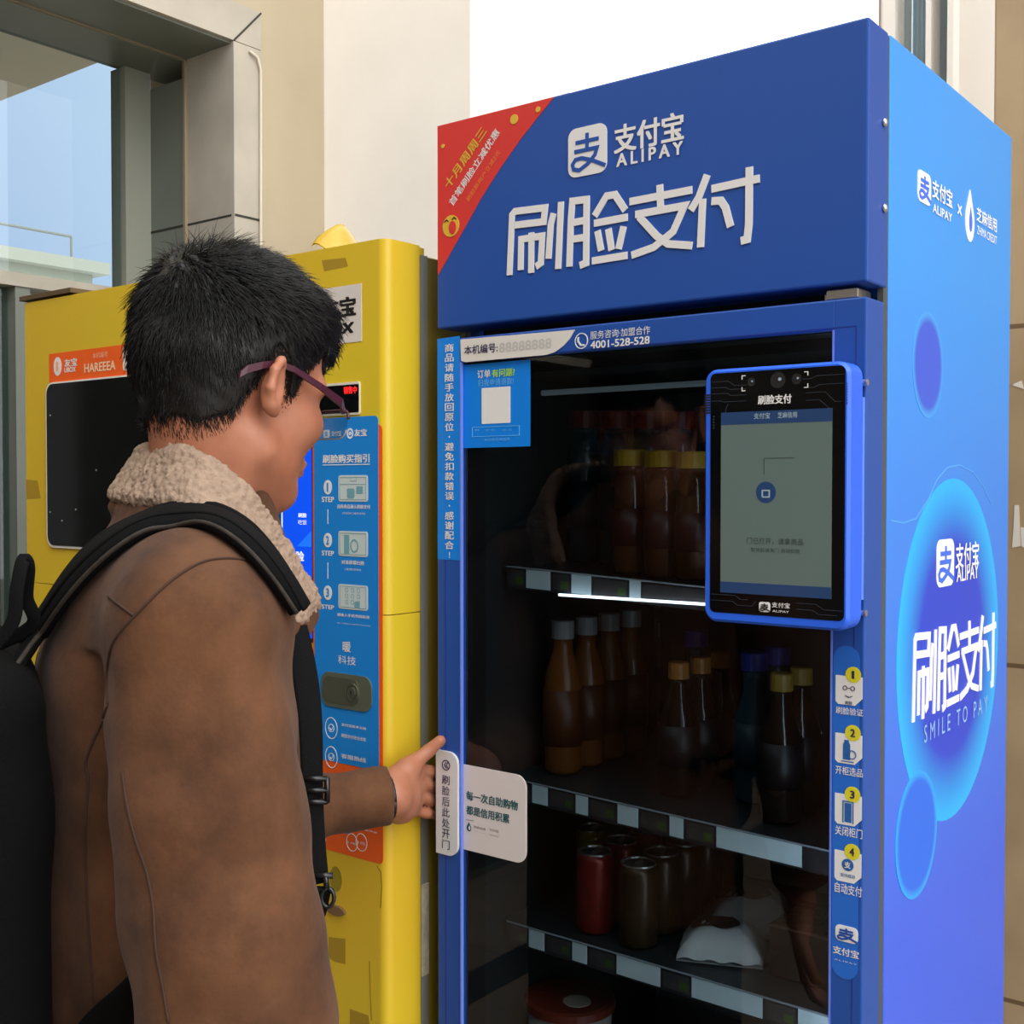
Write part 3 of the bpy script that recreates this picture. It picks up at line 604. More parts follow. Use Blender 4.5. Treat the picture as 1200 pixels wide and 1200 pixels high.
k = MB(); drop(k, BS, c_[0] + .002, c_[1] - .004, .013, .032, .001, .0014); k.build('drop_logo_mark', blue_l, cab)
# ------------------------------------------------------------------ inside the cabinet
shelf_m = mat('shelf_wire', (38, 42, 45), .4); strip_m = mat('price_strip', (46, 48, 52), .3, var=.25, scale=40)
tag_m = mat('price_tag_blue', (226, 246, 255), .5); led = mat('glow_tube', (235, 245, 255), .4, emit=5.0)
pap = mat('price_card', (70, 66, 68), .5, var=.2, scale=60); grn = mat('price_mark_green', (70, 96, 40), .5)
YS = .1; SPn = Plane('y', YS - .004, -1)
SH = [(1.438, 1.420, 664, [(617, 645), (670, 693), (738, 751), (876, 900)]), (1.140, 1.128, 915, [(624, 642), (675, 689), (724, 748), (785, 801), (840, 940)]), (.936, .934, 1078, [(620, 638), (671, 688), (723, 774), (811, 894), (936, 985)]), (.70, .70, 0, [])]
for zl, zr, v, tags in SH:
    k = MB(); V = []
    for x, z in ((.036, zl + .0), (.564, zr - (zl - zr) * .55)):
        V += [(x, YS, z - .008), (x, YS, z), (x, DEP - .05, z), (x, DEP - .05, z - .008)]
    k.add(V, [(0, 1, 2, 3), (4, 7, 6, 5), (0, 4, 5, 1), (1, 5, 6, 2), (2, 6, 7, 3), (3, 7, 4, 0)]); sh = k.build('shelf', shelf_m, cab)
    sl = (zr - zl) / .4
    def zs(x): return zl + sl * (x - .06) * .9
    k = MB(); k.slab(SPn, [(.046, zs(.046) - .030), (.560, zs(.56) - .030), (.560, zs(.56)), (.046, zs(.046))], -.003, 0); k.build('price_strip', strip_m, sh)
    k = MB(); k.tube([(.046, YS - .005, zs(.046)), (.56, YS - .005, zs(.56))], .0013, 6); k.build('strip_edge', mat('strip_edge', (150, 160, 170), .3), sh)
    last = .05
    for a, b_ in tags:
        x0, x1 = SPn.px(a, v + 40)[0], SPn.px(b_, v + 40)[0]
        MB().slab(SPn, [(x0, zs(x0) - .027), (x1, zs(x1) - .027), (x1, zs(x1) - .001), (x0, zs(x0) - .001)], 0, .0008).build('price_tag', tag_m, sh)
        if x0 - last > .025:
            MB().slab(SPn, [(last + .004, zs(last) - .025), (x0 - .004, zs(x0) - .025), (x0 - .004, zs(x0) - .004), (last + .004, zs(last) - .004)], 0, .0006).build('price_card', pap, sh)
            MB().slab(SPn, [(x0 - .018, zs(x0) - .022), (x0 - .006, zs(x0) - .022), (x0 - .006, zs(x0) - .012), (x0 - .018, zs(x0) - .012)], .0006, .0009).build('price_mark', grn, sh)
        last = x1
k = MB(); a_, b_ = on_y(655, 697, .086), on_y(826, 708, .086); k.tube([(a_[0], .086, a_[2]), (.55, .086, b_[2] - (a_[2] - b_[2]) * .75)], .0018, 8).build('glow_tube', led, cab)
k = MB(); k.tube([(.06, .16, 1.685), (.54, .16, 1.685)], .004, 8).build('glow_tube', mat('tube_reflection_dim', (110, 122, 128), .4, emit=.35), cab)  # faintly glowing tube put in for the dull reflected streak of the tubes
k = MB()
for x in (.055, .50): k.box(x, x + .012, DEP - .055, DEP - .045, .4, 1.7)
for i in range(24): k.box(.058, .064, DEP - .058, DEP - .054, .45 + i * .05, .475 + i * .05)
k.build('shelf_upright', steel, cab)

def bottle(name, label, cat, group, loc, h, r, mb_, mc, ml=None, capr=.014, caph=.018, lab=(.25, .6), neck=.55):
    t = thing(name, label, cat, loc, group); kk = MB()
    hb = h - caph
    kk.lathe([(.0005, 0), (r * .86, 0), (r, .006), (r, hb * neck), (r * .93, hb * (neck + .1)), (r * .55, hb * (neck + .27)), (capr * .82, hb * .93), (capr * .82, hb), (.0005, hb)], 20).build('bottle_body', mb_, t, True, True)
    c = MB().lathe([(.0005, hb - .002), (capr, hb - .002), (capr, h - .002), (capr * .92, h), (.0005, h)], 18); c.build('cap', mc, t, False, True)
    if ml: MB().lathe([(r * .9, hb * lab[0]), (r * 1.012, hb * lab[0] + .0005), (r * 1.012, hb * lab[1] - .0005), (r * .9, hb * lab[1])], 20).build('label_band', ml, t, True, True)
    return t
def dup(root, loc, label):
    r = root.copy(); COL.objects.link(r); r.location = loc; r['label'] = label
    for ch in root.children:
        c = ch.copy(); COL.objects.link(c); c.parent = r
        for g in ch.children:
            d = g.copy(); COL.objects.link(d); d.parent = c
    return r
def shelf_z(i, x): zl, zr = SH[i][0], SH[i][1]; return zl + (zr - zl) / .4 * .97 * (x - .06) + .0012
ORD = ['leftmost of its row', 'second in its row from the left', 'third in its row from the left', 'fourth in its row from the left']
def rowof(name, what, cat, group, i, spots, **kw):
    p = None
    for j, (x, y) in enumerate(spots):
        lab = '%s, %s' % (what, ORD[j]); loc = (x, y, shelf_z(i, x))
        if p is None: p = bottle(name, lab, cat, group, loc, **kw)
        else: dup(p, loc, lab)
dark = mat('dark_drink', (34, 24, 18), .15); teal_b = mat('teal_drink', (24, 62, 76), .15); cola = mat('cola_drink', (30, 16, 10), .12); oj = mat('orange_drink', (120, 68, 24), .25)
def xs(us, v, y): return [(on_y(u, v, y)[0], y) for u in us]
rowof('tea_bottle', 'dark teal bottle with wide red cap', 'bottle', 'red capped bottles', 0, xs((685, 722, 759, 796), 500, .25), h=.225, r=.0255, mb_=teal_b, mc=mat('cap_red', (110, 22, 18), .4), ml=mat('label_teal', (20, 54, 70), .4), capr=.0235, caph=.024, neck=.72)
rowof('juice_bottle', 'brown bottle with wide yellow cap', 'bottle', 'yellow capped bottles', 0, xs((738, 775, 812), 530, .16), h=.168, r=.0235, mb_=mat('amber_drink', (84, 48, 22), .15), mc=mat('cap_yellow', (196, 160, 32), .4), ml=mat('label_wine', (70, 26, 24), .4), capr=.0225, caph=.02, neck=.72)
rowof('orange_bottle', 'orange juice bottle with white cap', 'bottle', 'white capped juice bottles', 1, [(.086, .175), (.086, .235), (.086, .296), (.086, .357)], h=.218, r=.028, mb_=oj, mc=mat('cap_white', (150, 152, 154), .4), ml=mat('label_orange', (88, 44, 16), .4), capr=.0165, caph=.024, lab=(.2, .62), neck=.62)
rowof('cola_bottle', 'dark drink bottle with amber cap', 'bottle', 'amber capped bottles', 1, [(.268, .19), (.268, .25), (.268, .31)], h=.178, r=.028, mb_=cola, mc=mat('cap_amber', (190, 122, 52), .4), ml=mat('label_black', (24, 22, 26), .4), capr=.0145, caph=.020)
rowof('soda_bottle', 'dark bottle with dull yellow cap', 'bottle', 'yellow capped soda bottles', 1, [(.425, .175), (.425, .235)], h=.185, r=.028, mb_=dark, mc=mat('cap_olive', (150, 122, 46), .4), ml=mat('label_black', (24, 22, 26), .4), capr=.0145, caph=.020)
rowof('blue_cap_bottle', 'dark bottle with blue cap', 'bottle', 'blue capped bottles', 1, [(.20, .36), (.36, .23), (.36, .30)], h=.198, r=.028, mb_=teal_b, mc=mat('cap_blue', (36, 54, 150), .4), ml=mat('label_teal', (20, 54, 70), .4), capr=.0185, caph=.022)
def can(label, group, loc, mb_):
    t = thing('drink_can', label, 'can', loc, group)
    MB().lathe([(.0005, 0), (.023, 0), (.0262, .006), (.0262, .098), (.0235, .108), (.0005, .108)], 24).build('can_body', mb_, t, True, True)
    l = MB().lathe([(.0235, .1075), (.0240, .1105), (.0222, .1105), (.0215, .1085), (.0005, .1085)], 24).build('can_lid', steel, t, False, True)
    k = MB(); k.tube([(-.002, .011, .1098), (.0, .003, .1098), (.0, -.006, .1098)], .0022, 6).build('pull_tab', mat('tab_steel', (150, 150, 150), .3, metal=.8), l, False, True)
    return t
can_defs = [('red', (130, 30, 28), [(.163, .145), (.163, .21), (.163, .275)]), ('brown and gold', (66, 50, 30), [(.236, .14), (.236, .2), (.236, .26), (.236, .325)]), ('yellow', (170, 150, 40), [(.1, .235)]), ('green', (60, 130, 50), [(.1, .31)])]
for nm, c_, sp3 in can_defs:
    p = None
    for j, (x, y) in enumerate(sp3):
        loc = (x, y, shelf_z(2, x)); lab = '%s drink can on the lower shelf%s' % (nm, ', ' + ORD[j] if len(sp3) > 1 else ' behind the red cans')
        if p is None: p = can(lab, nm + ' drink cans', loc, mat('can_' + nm.replace(' ', '_'), c_, .3, metal=.3, var=.25, scale=90))
        else: dup(p, loc, lab)
# white snack packs with printed blots, a dark wrapped box
def pack(label, u, v, y, rot, w, d, h):
    P = on_y(u, v, y); t = thing('snack_pack', label, 'snack pack', (P[0], y, shelf_z(2, P[0])), 'white snack packs'); t.rotation_euler = (0, 0, rot)
    bm = bmesh.new(); bmesh.ops.create_grid(bm, x_segments=14, y_segments=10, size=.5)
    V = []; n = 14
    for q in bm.verts:
        a, b2 = q.co.x, q.co.y; e = max(abs(a), abs(b2)) * 2; q.co = Vector((a * w, b2 * d, h * (1 - e ** 3) * .9 + h * .1 + .002 * math.sin(a * 23 + b2 * 17)))
    kk = MB(); bm.verts.index_update(); kk.add([q.co for q in bm.verts], [[q.index for q in f.verts] for f in bm.faces]); kk.add([(q.co.x, q.co.y, 0) for q in bm.verts], [[q.index for q in f.verts][::-1] for f in bm.faces]); bm.free()
    kk.build('bag', mat('pack_white', (214, 216, 218), .35, var=.06), t, True, True)
    k = MB()
    for (ax, ay, rx, ry) in ((-.12, .05, .26, .13), (.02, -.05, .2, .1)):
        k.add([(w * (ax + rx * math.cos(2 * PI * i / 20)), d * (ay + ry * 2 * math.sin(2 * PI * i / 20)), h * (1 - (2 * max(abs(ax + rx * math.cos(2 * PI * i / 20)), abs(ay + 2 * ry * math.sin(2 * PI * i / 20)))) ** 3) * .9 + h * .1 + .0035) for i in range(20)], [list(range(20))])
    k.build('pack_print', mat('pack_brown', (74, 54, 40), .4), t, False, True)
pack('white snack pack with brown print, farther back on the lower shelf', 880, 1065, .30, .5, .13, .11, .045)
pack('white snack pack with brown print, nearer the glass on the lower shelf', 846, 1112, .185, .4, .11, .09, .04)
P = on_y(962, 1140, .2); t = thing('snack_box', 'dark cellophane wrapped box at the right of the lower shelf', 'box', (P[0], .2, shelf_z(2, P[0])))
MB().box(-.05, .05, -.045, .06, 0, .065, .003).build('carton', mat('carton_dark', (40, 28, 22), .3), t, False, True); MB().box(-.0505, .0505, -.0455, .0605, .062, .0665, .003).build('wrapper_top', mat('wrap', (92, 66, 52), .15, bump=.8, bscale=60), t, False, True)
t = thing('snack_tub', 'round tub with red rimmed lid on the bottom shelf', 'tub', (.102, .17, .7012))
MB().lathe([(.0005, 0), (.055, 0), (.062, .105), (.0005, .105)], 32).build('tub_body', mat('tub_white', (180, 176, 170), .4), t, True, True)
l = MB().lathe([(.0005, .105), (.066, .105), (.066, .116), (.060, .118), (.0005, .118)], 32).build('tub_lid', mat('lid_red', (120, 48, 34), .35), t, False, True)
k = MB(); k.lathe([(.0005, .118), (.02, .118), (.02, .1188), (.0005, .1188)], 20, (.02, -.01, 0)).build('lid_print', mat('lid_print', (200, 190, 176), .4), l, False, True)
P = on_y(800, 1200, .2); t = thing('bread_pack', 'brown bagged bread at the bottom of the cabinet glass', 'bread', (P[0], .2, .7012))
MB().box(-.06, .06, -.05, .05, 0, .085, .02, 4).build('bread_bag', mat('bread', (128, 82, 44), .35, var=.3, scale=30), t, True, True); MB().box(-.03, .03, -.03, .03, .084, .0858, .0005).build('bread_label', mat('bread_label', (60, 56, 60), .4), t, False, True)

# ------------------------------------------------------------------ yellow machine
Y0 = -.055; XR = -.043; XL = on_y(29, 500, Y0)[0]; ZY = on_y(443, 280, Y0)[2]; YDEP = .68
YF = Plane('y', Y0, -1)
yel_m = mat('machine_yellow', (212, 173, 44), .34, spec=.45, c2=(212, 190, 42), scale=1.4)
ym = thing('snack_machine', 'yellow snack vending machine with orange banner and blue guide panel', 'vending machine', ((XL + XR) / 2, .3, 0))
xf = on_y(443.5, 700, Y0)[0]                                   # where the flat front ends
# rounded door corner, in plan
prof = [(XL, Y0 + .05), (XL, Y0 + .004), (XL + .004, Y0)] + [(xf, Y0)]
r_ = XR - xf
for i in range(1, 9): a = .5 * PI * i / 8; prof.append((xf + r_ * math.sin(a), Y0 + r_ * 1.05 * (1 - math.cos(a))))
prof += [(XR + .001, -.012), (XR, .012), (XR - .008, .014), (XR - .008, .03), (XL, .03)]
def plan(mb, P, z0, z1):
    n = len(P); tris = tessellate_polygon([[Vector((a, b, 0)) for a, b in P]])
    V = [(a, b, z0) for a, b in P] + [(a, b, z1) for a, b in P]; Fs = []
    for i in range(n): j = (i + 1) % n; Fs.append((i, j, j + n, i + n))
    for t_ in tris: Fs += [tuple(t_), tuple(i + n for i in t_)]
    return mb.add(V, Fs)
zs_ = on_y(447, 721, Y0)[2]
fd = plan(plan(MB(), prof, .12, zs_ - .0006), prof, zs_ + .0006, ZY)
o = fd.build('front_door', yel_m, ym)
bm = bmesh.new(); bm.from_mesh(o.data); bmesh.ops.recalc_face_normals(bm, faces=bm.faces[:])
for f in bm.faces: f.smooth = abs(f.normal.z) < .5
bm.to_mesh(o.data); bm.free()
try: o.data.set_sharp_from_angle(angle=math.radians(25))
except Exception: pass
dY = o
MB().box(XL, XR - .003, .0305, YDEP, .1, ZY - .012, .002).build('cabinet_body', mat('machine_yellow_shaded', (150, 128, 34), .5), ym)  # shade on the body side is put into this darker yellow
MB().box(XL + .03, XR - .05, .05, YDEP - .05, 0, .1).build('machine_base', black_m, ym)
MB().box(XR - .0075, XR - .001, .0145, .0295, .12, ZY - .012).build('hinge_strip', mat('strip_grey', (150, 150, 138), .4, metal=.3), ym)
k = MB(); k.box(XR - .0015, XR + .0008, .015, .029, .86, .99); k.build('bare_metal_patch', mat('bare_metal', (222, 214, 190), .35, metal=.4, var=.2, scale=60), ym)
# top edge trim
k = MB(); k.box(XL - .008, XL + .16, Y0 - .004, .2, ZY + .004, ZY + .012); props(k.build('lid_board', mat('dark_board', (92, 74, 50), .7)), 'dark brown board lying on the left end of the yellow machine', 'board')
# crumpled yellow sheet on top
bm = bmesh.new(); nx, ny = 14, 8; V = []; Fs = []
P0_, P1_ = on_y(396, 285, .05), on_y(438, 281, .05)
xa, xb = P0_[0] - .012, P1_[0] + .02
for i in range(nx + 1):
    for j in range(ny + 1):
        a = i / nx; b2 = j / ny
        hgt = .062 * math.exp(-((a - .2) / .3) ** 2) * math.sin(PI * min(1, .12 + b2 * .88)) + .004 + .003 * math.sin(a * 14 + b2 * 9)
        V.append((xa + (xb - xa) * a, .0 + .10 * b2, ZY + max(.001, hgt * (1 - a * .35))))
nv = len(V); V += [(x, y, z - .002 if z > ZY + .0035 else ZY + .0004) for x, y, z in V]
for i in range(nx):
    for j in range(ny):
        q = i * (ny + 1) + j; f = (q, q + ny + 1, q + ny + 2, q + 1); Fs += [f, tuple(x + nv for x in f[::-1])]
bm.free()
props(mesh('plastic_sheet', V, Fs, mat('sheet_yellow', (196, 160, 30), .3), None, True), 'crumpled yellow plastic sheet on top of the yellow machine', 'plastic sheet')
# orange banner
org = mat('banner_orange', (238, 96, 28), .45)
def ypx(u, v): return YF.px(u, v)
bz1, bz0 = ypx(58, 415)[1], ypx(58, 449)[1]; bx0, bx1 = ypx(58, 430)[0], ypx(318, 420)[0]
MB().slab(YF, [(bx0, bz0), (bx1, bz0), (bx1, bz1), (bx0, bz1)], 0, .0008).build('banner', org, ym)
c_ = ypx(68, 429.5); k = MB(); k.slab(YF, disc(c_[0], c_[1], .0125, ry=.0165), .0008, .0012); text_px(k, YF, '友宝', 76, 421, 91, 428.5, off=.0012, bold=.03); text_px(k, YF, 'UBOX', 76, 431, 89.5, 435.5, off=.0012, bold=.03); k.build('banner_lettering', white, ym)
k = MB(); k.slab(YF, rrect(c_[0] - .004, c_[1] - .009, c_[0] + .004, c_[1] + .009, .004), .0012, .0016); text_px(k, YF, '本机编号', 109, 413.5, 127, 418.5, off=.0012, bold=.01); k.build('banner_lettering', mat('print_pink', (242, 170, 130), .5), ym)
k = MB(); text_px(k, YF, 'HAREEEA', 99.5, 426.5, 136, 433, off=.0012, bold=.015); k.build('banner_digits', mat('print_cream', (236, 214, 176), .5), ym)
q = (ypx(144.5, 420)[0], bz0 + .008, ypx(236, 420)[0], bz1 - .003)
MB().slab(YF, rrect(*q, .006), .0008, .0012).build('banner_plate', mat('plate_pale', (230, 214, 206), .5), ym)
k = MB(); text_px(k, YF, '购买咨询', 151.5, 410, 172, 418, off=.0016); text_px(k, YF, '服务热线', 151.5, 425, 172, 431, off=.0016); k.build('plate_lettering', mat('print_rust', (214, 140, 110), .5), ym)
# display window with white trim
wx0, wx1, wz0, wz1 = ypx(56.5, 540)[0], ypx(300, 520)[0], ypx(57, 641)[1], ypx(57, 449)[1]
k = MB(); k.slab(YF, rrect(wx0, wz0, wx1, wz1, .02, 6), 0, .004).build('window_trim', mat('trim_white', (232, 230, 224), .4), ym)
k = MB(); k.slab(YF, rrect(wx0 + .0045, wz0 + .004, wx1 - .004, wz1 - .003, .018, 6), .004, .0052).build('display_glass', mat('display_black', (16, 15, 15), .06, spec=.5), ym)
k = MB(); 
for u, v in ((62, 487), (62, 600), (76, 610), (116, 551), (92, 597)): k.slab(YF, disc(*ypx(u, v), .0014, 8), .0052, .0056)
k.build('display_specks', mat('speck', (200, 200, 200), .5), ym)
MB().slab(YF, rrect(ypx(149.5, 380)[0], ypx(150, 391)[1], ypx(172, 380)[0], ypx(150, 363)[1], .006), -.0, .0015).build('lock_slot', mat('slot_brown', (66, 42, 24), .6), ym)
# white name label
lw = mat('label_white', (214, 206, 198), .5)
q = (ypx(345, 380)[0], ypx(424, 400)[1], ypx(424, 366)[0], ypx(424, 332)[1]); MB().slab(YF, [(q[0], q[1]), (q[2], q[1]), (q[2], q[3]), (q[0], q[3])], 0, .0008).build('name_label', lw, ym)
k = MB(); text_px(k, YF, '友宝', 377.5, 352, 418, 370, off=.0012, bold=.045); text_px(k, YF, 'UBOX', 366, 383, 415.5, 390, off=.0012, bold=.05, shear=.15); k.build('name_lettering', mat('print_black', (14, 12, 12), .5), ym)
# status display
q = (ypx(355, 480)[0], ypx(424, 485.5)[1], ypx(422.5, 466)[0], ypx(422, 447)[1])
MB().slab(YF, rrect(*q, .003), 0, .002).build('status_frame', mat('frame_cream', (222, 214, 200), .5), ym)
MB().slab(YF, rrect(q[0] + .003, q[1] + .003, q[2] - .0015, q[3] - .0035, .002), .002, .0026).build('status_display', black, ym)
k = MB(); text_px(k, YF, '销售中', 404.5, 453.5, 420, 461, off=.003, bold=.02); k.build('status_lettering', mat('led_red', (250, 40, 40), .4, emit=.9), ym)
# lit touch screen
lx0, lx1 = ypx(312, 640)[0], ypx(367, 640)[0]; lz0, lz1 = ypx(340, 745)[1], ypx(340, 500)[1]
MB().slab(YF, [(lx0 - .006, lz0 - .006), (lx1, lz0 - .006), (lx1, lz1 + .006), (lx0 - .006, lz1 + .006)], 0, .0015).build('screen_frame', black_m, ym)
MB().slab(YF, [(lx0, lz0), (lx1 - .001, lz0), (lx1 - .001, lz1), (lx0, lz1)], .0015, .002).build('touch_screen', mat('screen_blue', (10, 70, 214), .2, emit=.75), ym)
xm = ypx(331.5, 640)[0]
MB().slab(YF, [(lx0, lz0), (xm, lz0), (xm, lz1), (lx0, lz1)], .002, .0024).build('screen_panel', mat('screen_teal', (8, 66, 104), .2, emit=.5), ym)
k = MB(); k.slab(YF, [(xm, lz0), (xm + .0018, lz0), (xm + .0018, lz1), (xm, lz1)], .002, .0026); text_px(k, YF, '刷脸', 351, 601, 361, 606.5, off=.0026, bold=.03); text_px(k, YF, '吃饭', 351, 609, 361, 615, off=.0026, bold=-.01); text_px(k, YF, '刷脸', 338, 645, 358, 658, off=.0026, bold=.03); text_px(k, YF, '自助', 318, 597, 328, 602, off=.0028); k.build('screen_lettering', mat('screen_white', (220, 230, 250), .3, emit=.6), ym)
k = MB(); k.slab(YF, [(ypx(347, 0)[0], ypx(347, 640)[1]), (lx1 - .002, ypx(347, 640)[1]), (lx1 - .002, ypx(347, 622)[1])], .002, .0023); k.build('screen_shape', mat('screen_light_blue', (24, 104, 236), .3, emit=.7), ym)
# guide panel: orange sticker behind, blue panel in front
gb = mat('guide_blue', (24, 130, 212), .42)
gx0_, gx1_ = ypx(369, 640)[0], ypx(444, 640)[0]
MB().slab(YF, rrect(gx0_ - .0035, ypx(440, 1011)[1], ypx(448.5, 640)[0], ypx(446, 497)[1], .008), 0, .0006).build('guide_backing', org, ym)
q = (gx0_, ypx(443, 903)[1], gx1_, ypx(443, 487)[1])
gp_ = MB().slab(YF, rrect(*q, .007, 5, (0, 0, 1, 1)), .0006, .0012).build('guide_panel', gb, ym)
k = MB(); GO = .0016
text_px(k, YF, '刷脸购买指引', 379, 533, 434, 542, off=GO, bold=.03); text_px(k, YF, '友宝', 416, 503, 431, 511, off=GO, bold=.03); text_px(k, YF, '支付宝', 389, 505, 401, 511, off=GO, bold=.01)
k.slab(YF, rrect(*pxrect(YF, 380, 504, 387, 513), .002), .0012, .0016); ring(k, YF, ypx(411, 508), .0062, .0022, .0012, .0016, ry=.0075); k.slab(YF, disc(*ypx(411, 508), .0025, 12), .0012, .0016)
a_, b_ = ypx(379, 545), ypx(434, 544); stroke(k, YF, [a_, (b_[0], a_[1])], .0012, .0012, .0016)
for i, (vy, vb) in enumerate(((571, 588.5), (633, 651.5), (694.5, 714.5))):
    c_ = ypx(385, vy); k.slab(YF, disc(c_[0], c_[1], .0083, ry=.0102), .0012, .0016)
    text_px(k, YF, 'STEP', 378, vb - 6.5, 392.5, vb, off=GO, bold=.03)
for v0, v1 in ((597, 614), (659, 678)): stroke(k, YF, [ypx(385, v0), ypx(385, v1)], .001, .0012, .0016)
for s_, u0, v0, u1, v1 in (('选择商品确认刷脸支付', 396, 591, 435, 596.5), ('(可支持二维码支付)', 402, 600, 429, 603.5), ('对准屏幕扫脸', 401, 656, 428, 662.5), ('(立即识别)', 405, 665.5, 424, 669.5), ('请输入手机号码取货', 396, 718, 434, 725.5), ('(第二次购买无需填写手机号码)', 396, 729, 435, 734.5), ('暖', 402.5, 751, 412, 764.5), ('科技', 397, 767, 418, 780), ('支付宝技术支持', 401, 847, 430, 855.5), ('刷脸支付安全无忧', 401, 859, 430, 869), ('客服热线', 401, 882.5, 430, 894)):
    text_px(k, YF, s_, u0, v0, u1, v1, off=GO, bold=.0 if s_[0] == '(' or s_ == '科技' else .015)
for u, v in ((389, 853), (389, 887)): c_ = ypx(u, v); ring(k, YF, c_, .0125, .0010, .0012, .0016, ry=.0155); ring(k, YF, c_, .006, .001, .0012, .0016, 12); stroke(k, YF, [(c_[0] - .003, c_[1]), (c_[0], c_[1] - .003), (c_[0] + .005, c_[1] + .004)], .001, .0012, .0016)
k.build('guide_lettering', white, gp_)
for i, vy in enumerate((571, 633, 694.5)): k = MB(); c_ = ypx(385, vy); w_ = .0016 if i == 0 else .003; text_fit(k, YF, str(i + 1), c_[0] - w_, c_[1] - .0062, c_[0] + w_, c_[1] + .0062, off=.0020, bold=.03); k.build('guide_digit', gb, gp_)
k = MB(); text_fit(k, YF, '支', *pxrect(YF, 381.3, 505.5, 385.7, 511.5), off=.0020, bold=.02)
k.build('guide_logo_mark', gb, gp_)
pic = mat('picture_grey', (196, 206, 204), .5); pic2 = mat('picture_teal', (110, 160, 170), .5)
for i, (v0, v1) in enumerate(((557, 588), (622, 653), (684, 716))):
    q = pxrect(YF, 397.5, v0, 432, v1); MB().slab(YF, rrect(*q, .004), .0012, .0017).build('guide_picture', pic, gp_)
    k = MB(); w_, h_ = q[2] - q[0], q[3] - q[1]
    stroke(k, YF, [(q[0] + w_ * a, q[1] + h_ * b2) for a, b2 in ((.06, .08), (.94, .08), (.94, .92), (.06, .92), (.06, .08))], .0007, .0017, .0020)
    if i == 0:
        stroke(k, YF, [(q[0] + w_ * a, q[1] + h_ * b2) for a, b2 in ((.06, .66), (.94, .66))], .0006, .0017, .002); stroke(k, YF, [(q[0] + w_ * a, q[1] + h_ * b2) for a, b2 in ((.42, .92), (.42, .78), (.62, .78), (.62, .92))], .0006, .0017, .002)
        k.slab(YF, rrect(q[0] + w_ * .3, q[1] + h_ * .12, q[0] + w_ * .56, q[1] + h_ * .5, .003), .0017, .002); k.slab(YF, rrect(q[0] + w_ * .62, q[1] + h_ * .3, q[0] + w_ * .84, q[1] + h_ * .58, .001), .0017, .002)
    elif i == 1:
        k.slab(YF, [(q[0] + w_ * .2, q[1] + h_ * .1), (q[0] + w_ * .38, q[1] + h_ * .1), (q[0] + w_ * .38, q[1] + h_ * .85), (q[0] + w_ * .2, q[1] + h_ * .85)], .0017, .0019); ring(k, YF, (q[0] + w_ * .55, q[1] + h_ * .42), .008, .0022, .0017, .002, ry=.0095)
    else:
        for a in range(3):
            for b2 in range(3): x_, z_ = q[0] + w_ * (.25 + .2 * a), q[1] + h_ * (.78 - .24 * b2); stroke(k, YF, [(x_, z_ - .0025), (x_ + .005, z_ - .0025), (x_ + .005, z_ + .0025), (x_, z_ + .0025), (x_, z_ - .0025)], .0006, .0017, .002)
        k.slab(YF, rrect(q[0] + w_ * .56, q[1] + h_ * .08, q[0] + w_ * .74, q[1] + h_ * .34, .002), .0019, .0022)
    k.build('picture_print', pic2, gp_)
# lock plate set into the guide panel
q = pxrect(YF, 378, 789, 437, 829); q = (q[0], ypx(410, 831)[1], q[2], ypx(410, 790)[1])
lp = MB().slab(YF, rrect(*q, .016, 6), .0012, .0030).build('lock_plate', mat('plate_olive', (118, 124, 104), .3, metal=.5), ym)
k = MB(); c_ = ypx(415, 811); k.slab(YF, rrect(q[0] + .004, q[1] + .006, c_[0] + .012, q[3] - .006, .012), .003, .0036); ring(k, YF, c_, .0125, .0022, .0036, .0052); k.slab(YF, disc(*c_, .0075, 20), .0036, .0062); k.build('lock_cylinder', mat('lock_metal', (128, 130, 112), .25, metal=.7), lp)
k = MB(); k.slab(YF, disc(c_[0], c_[1], .0016, 10, .004), .0062, .0064); k.build('key_hole', black_m, lp)
# orange coin sticker: white prints
k = MB(); 
for u in (413, 424): ring(k, YF, ypx(u, 987), .0112, .0009, .0008, .0012, ry=.0125)
text_px(k, YF, '5角', 407, 985, 417, 990, off=.0011); text_px(k, YF, '1元', 420, 985, 429, 991, off=.0011); text_px(k, YF, '投币处', 428, 971, 443, 977, off=.0011); text_px(k, YF, '5', 380.5, 980, 383, 986, off=.0011); k.build('coin_lettering', white, ym)
k = MB(); k.slab(YF, [ypx(400, 968), ypx(416, 968), ypx(412, 976), ypx(406, 977), ypx(402, 973)], .0006, .0011); k.build('coin_arrow', gb, ym)
# dents, tape marks, scratches
k = MB()
for pts in (((421, 1128), (431, 1126), (435, 1190), (433, 1190)), ): pass
stroke(k, YF, [ypx(433, 1126), ypx(434, 1160), ypx(435.5, 1196)], .0022, 0, .0002)
tpm = mat('tape_brown', (168, 136, 36), .5); k.build('scrape', tpm, ym)
for q in (((385, 1098), (405, 1100), (405, 1130), (392, 1127), (385, 1122)), ((410, 1182), (432, 1190), (434, 1205), (410, 1205)), ((30, 562), (44, 563), (48, 584), (31, 585)), ((377, 305), (405, 302), (408, 312), (380, 318))): MB().slab(YF, [ypx(*p) for p in q], 0, .0002).build('tape_mark', tpm, ym)
k = MB(); stroke(k, YF, [ypx(442, 1015), ypx(446.5, 1022), ypx(447.5, 1040), ypx(446, 1064)], .0009, 0, .0003); stroke(k, YF, [ypx(389, 393), ypx(396, 384)], .0008, 0, .0003); k.build('scratch', mat('scratch', (70, 58, 20), .6), ym)
k = MB(); k.slab(YF, disc(*ypx(394, 1030), .012, 24, .018), 0, .0006).build('finger_recess', mat('recess_yellow', (150, 132, 30), .45), ym)
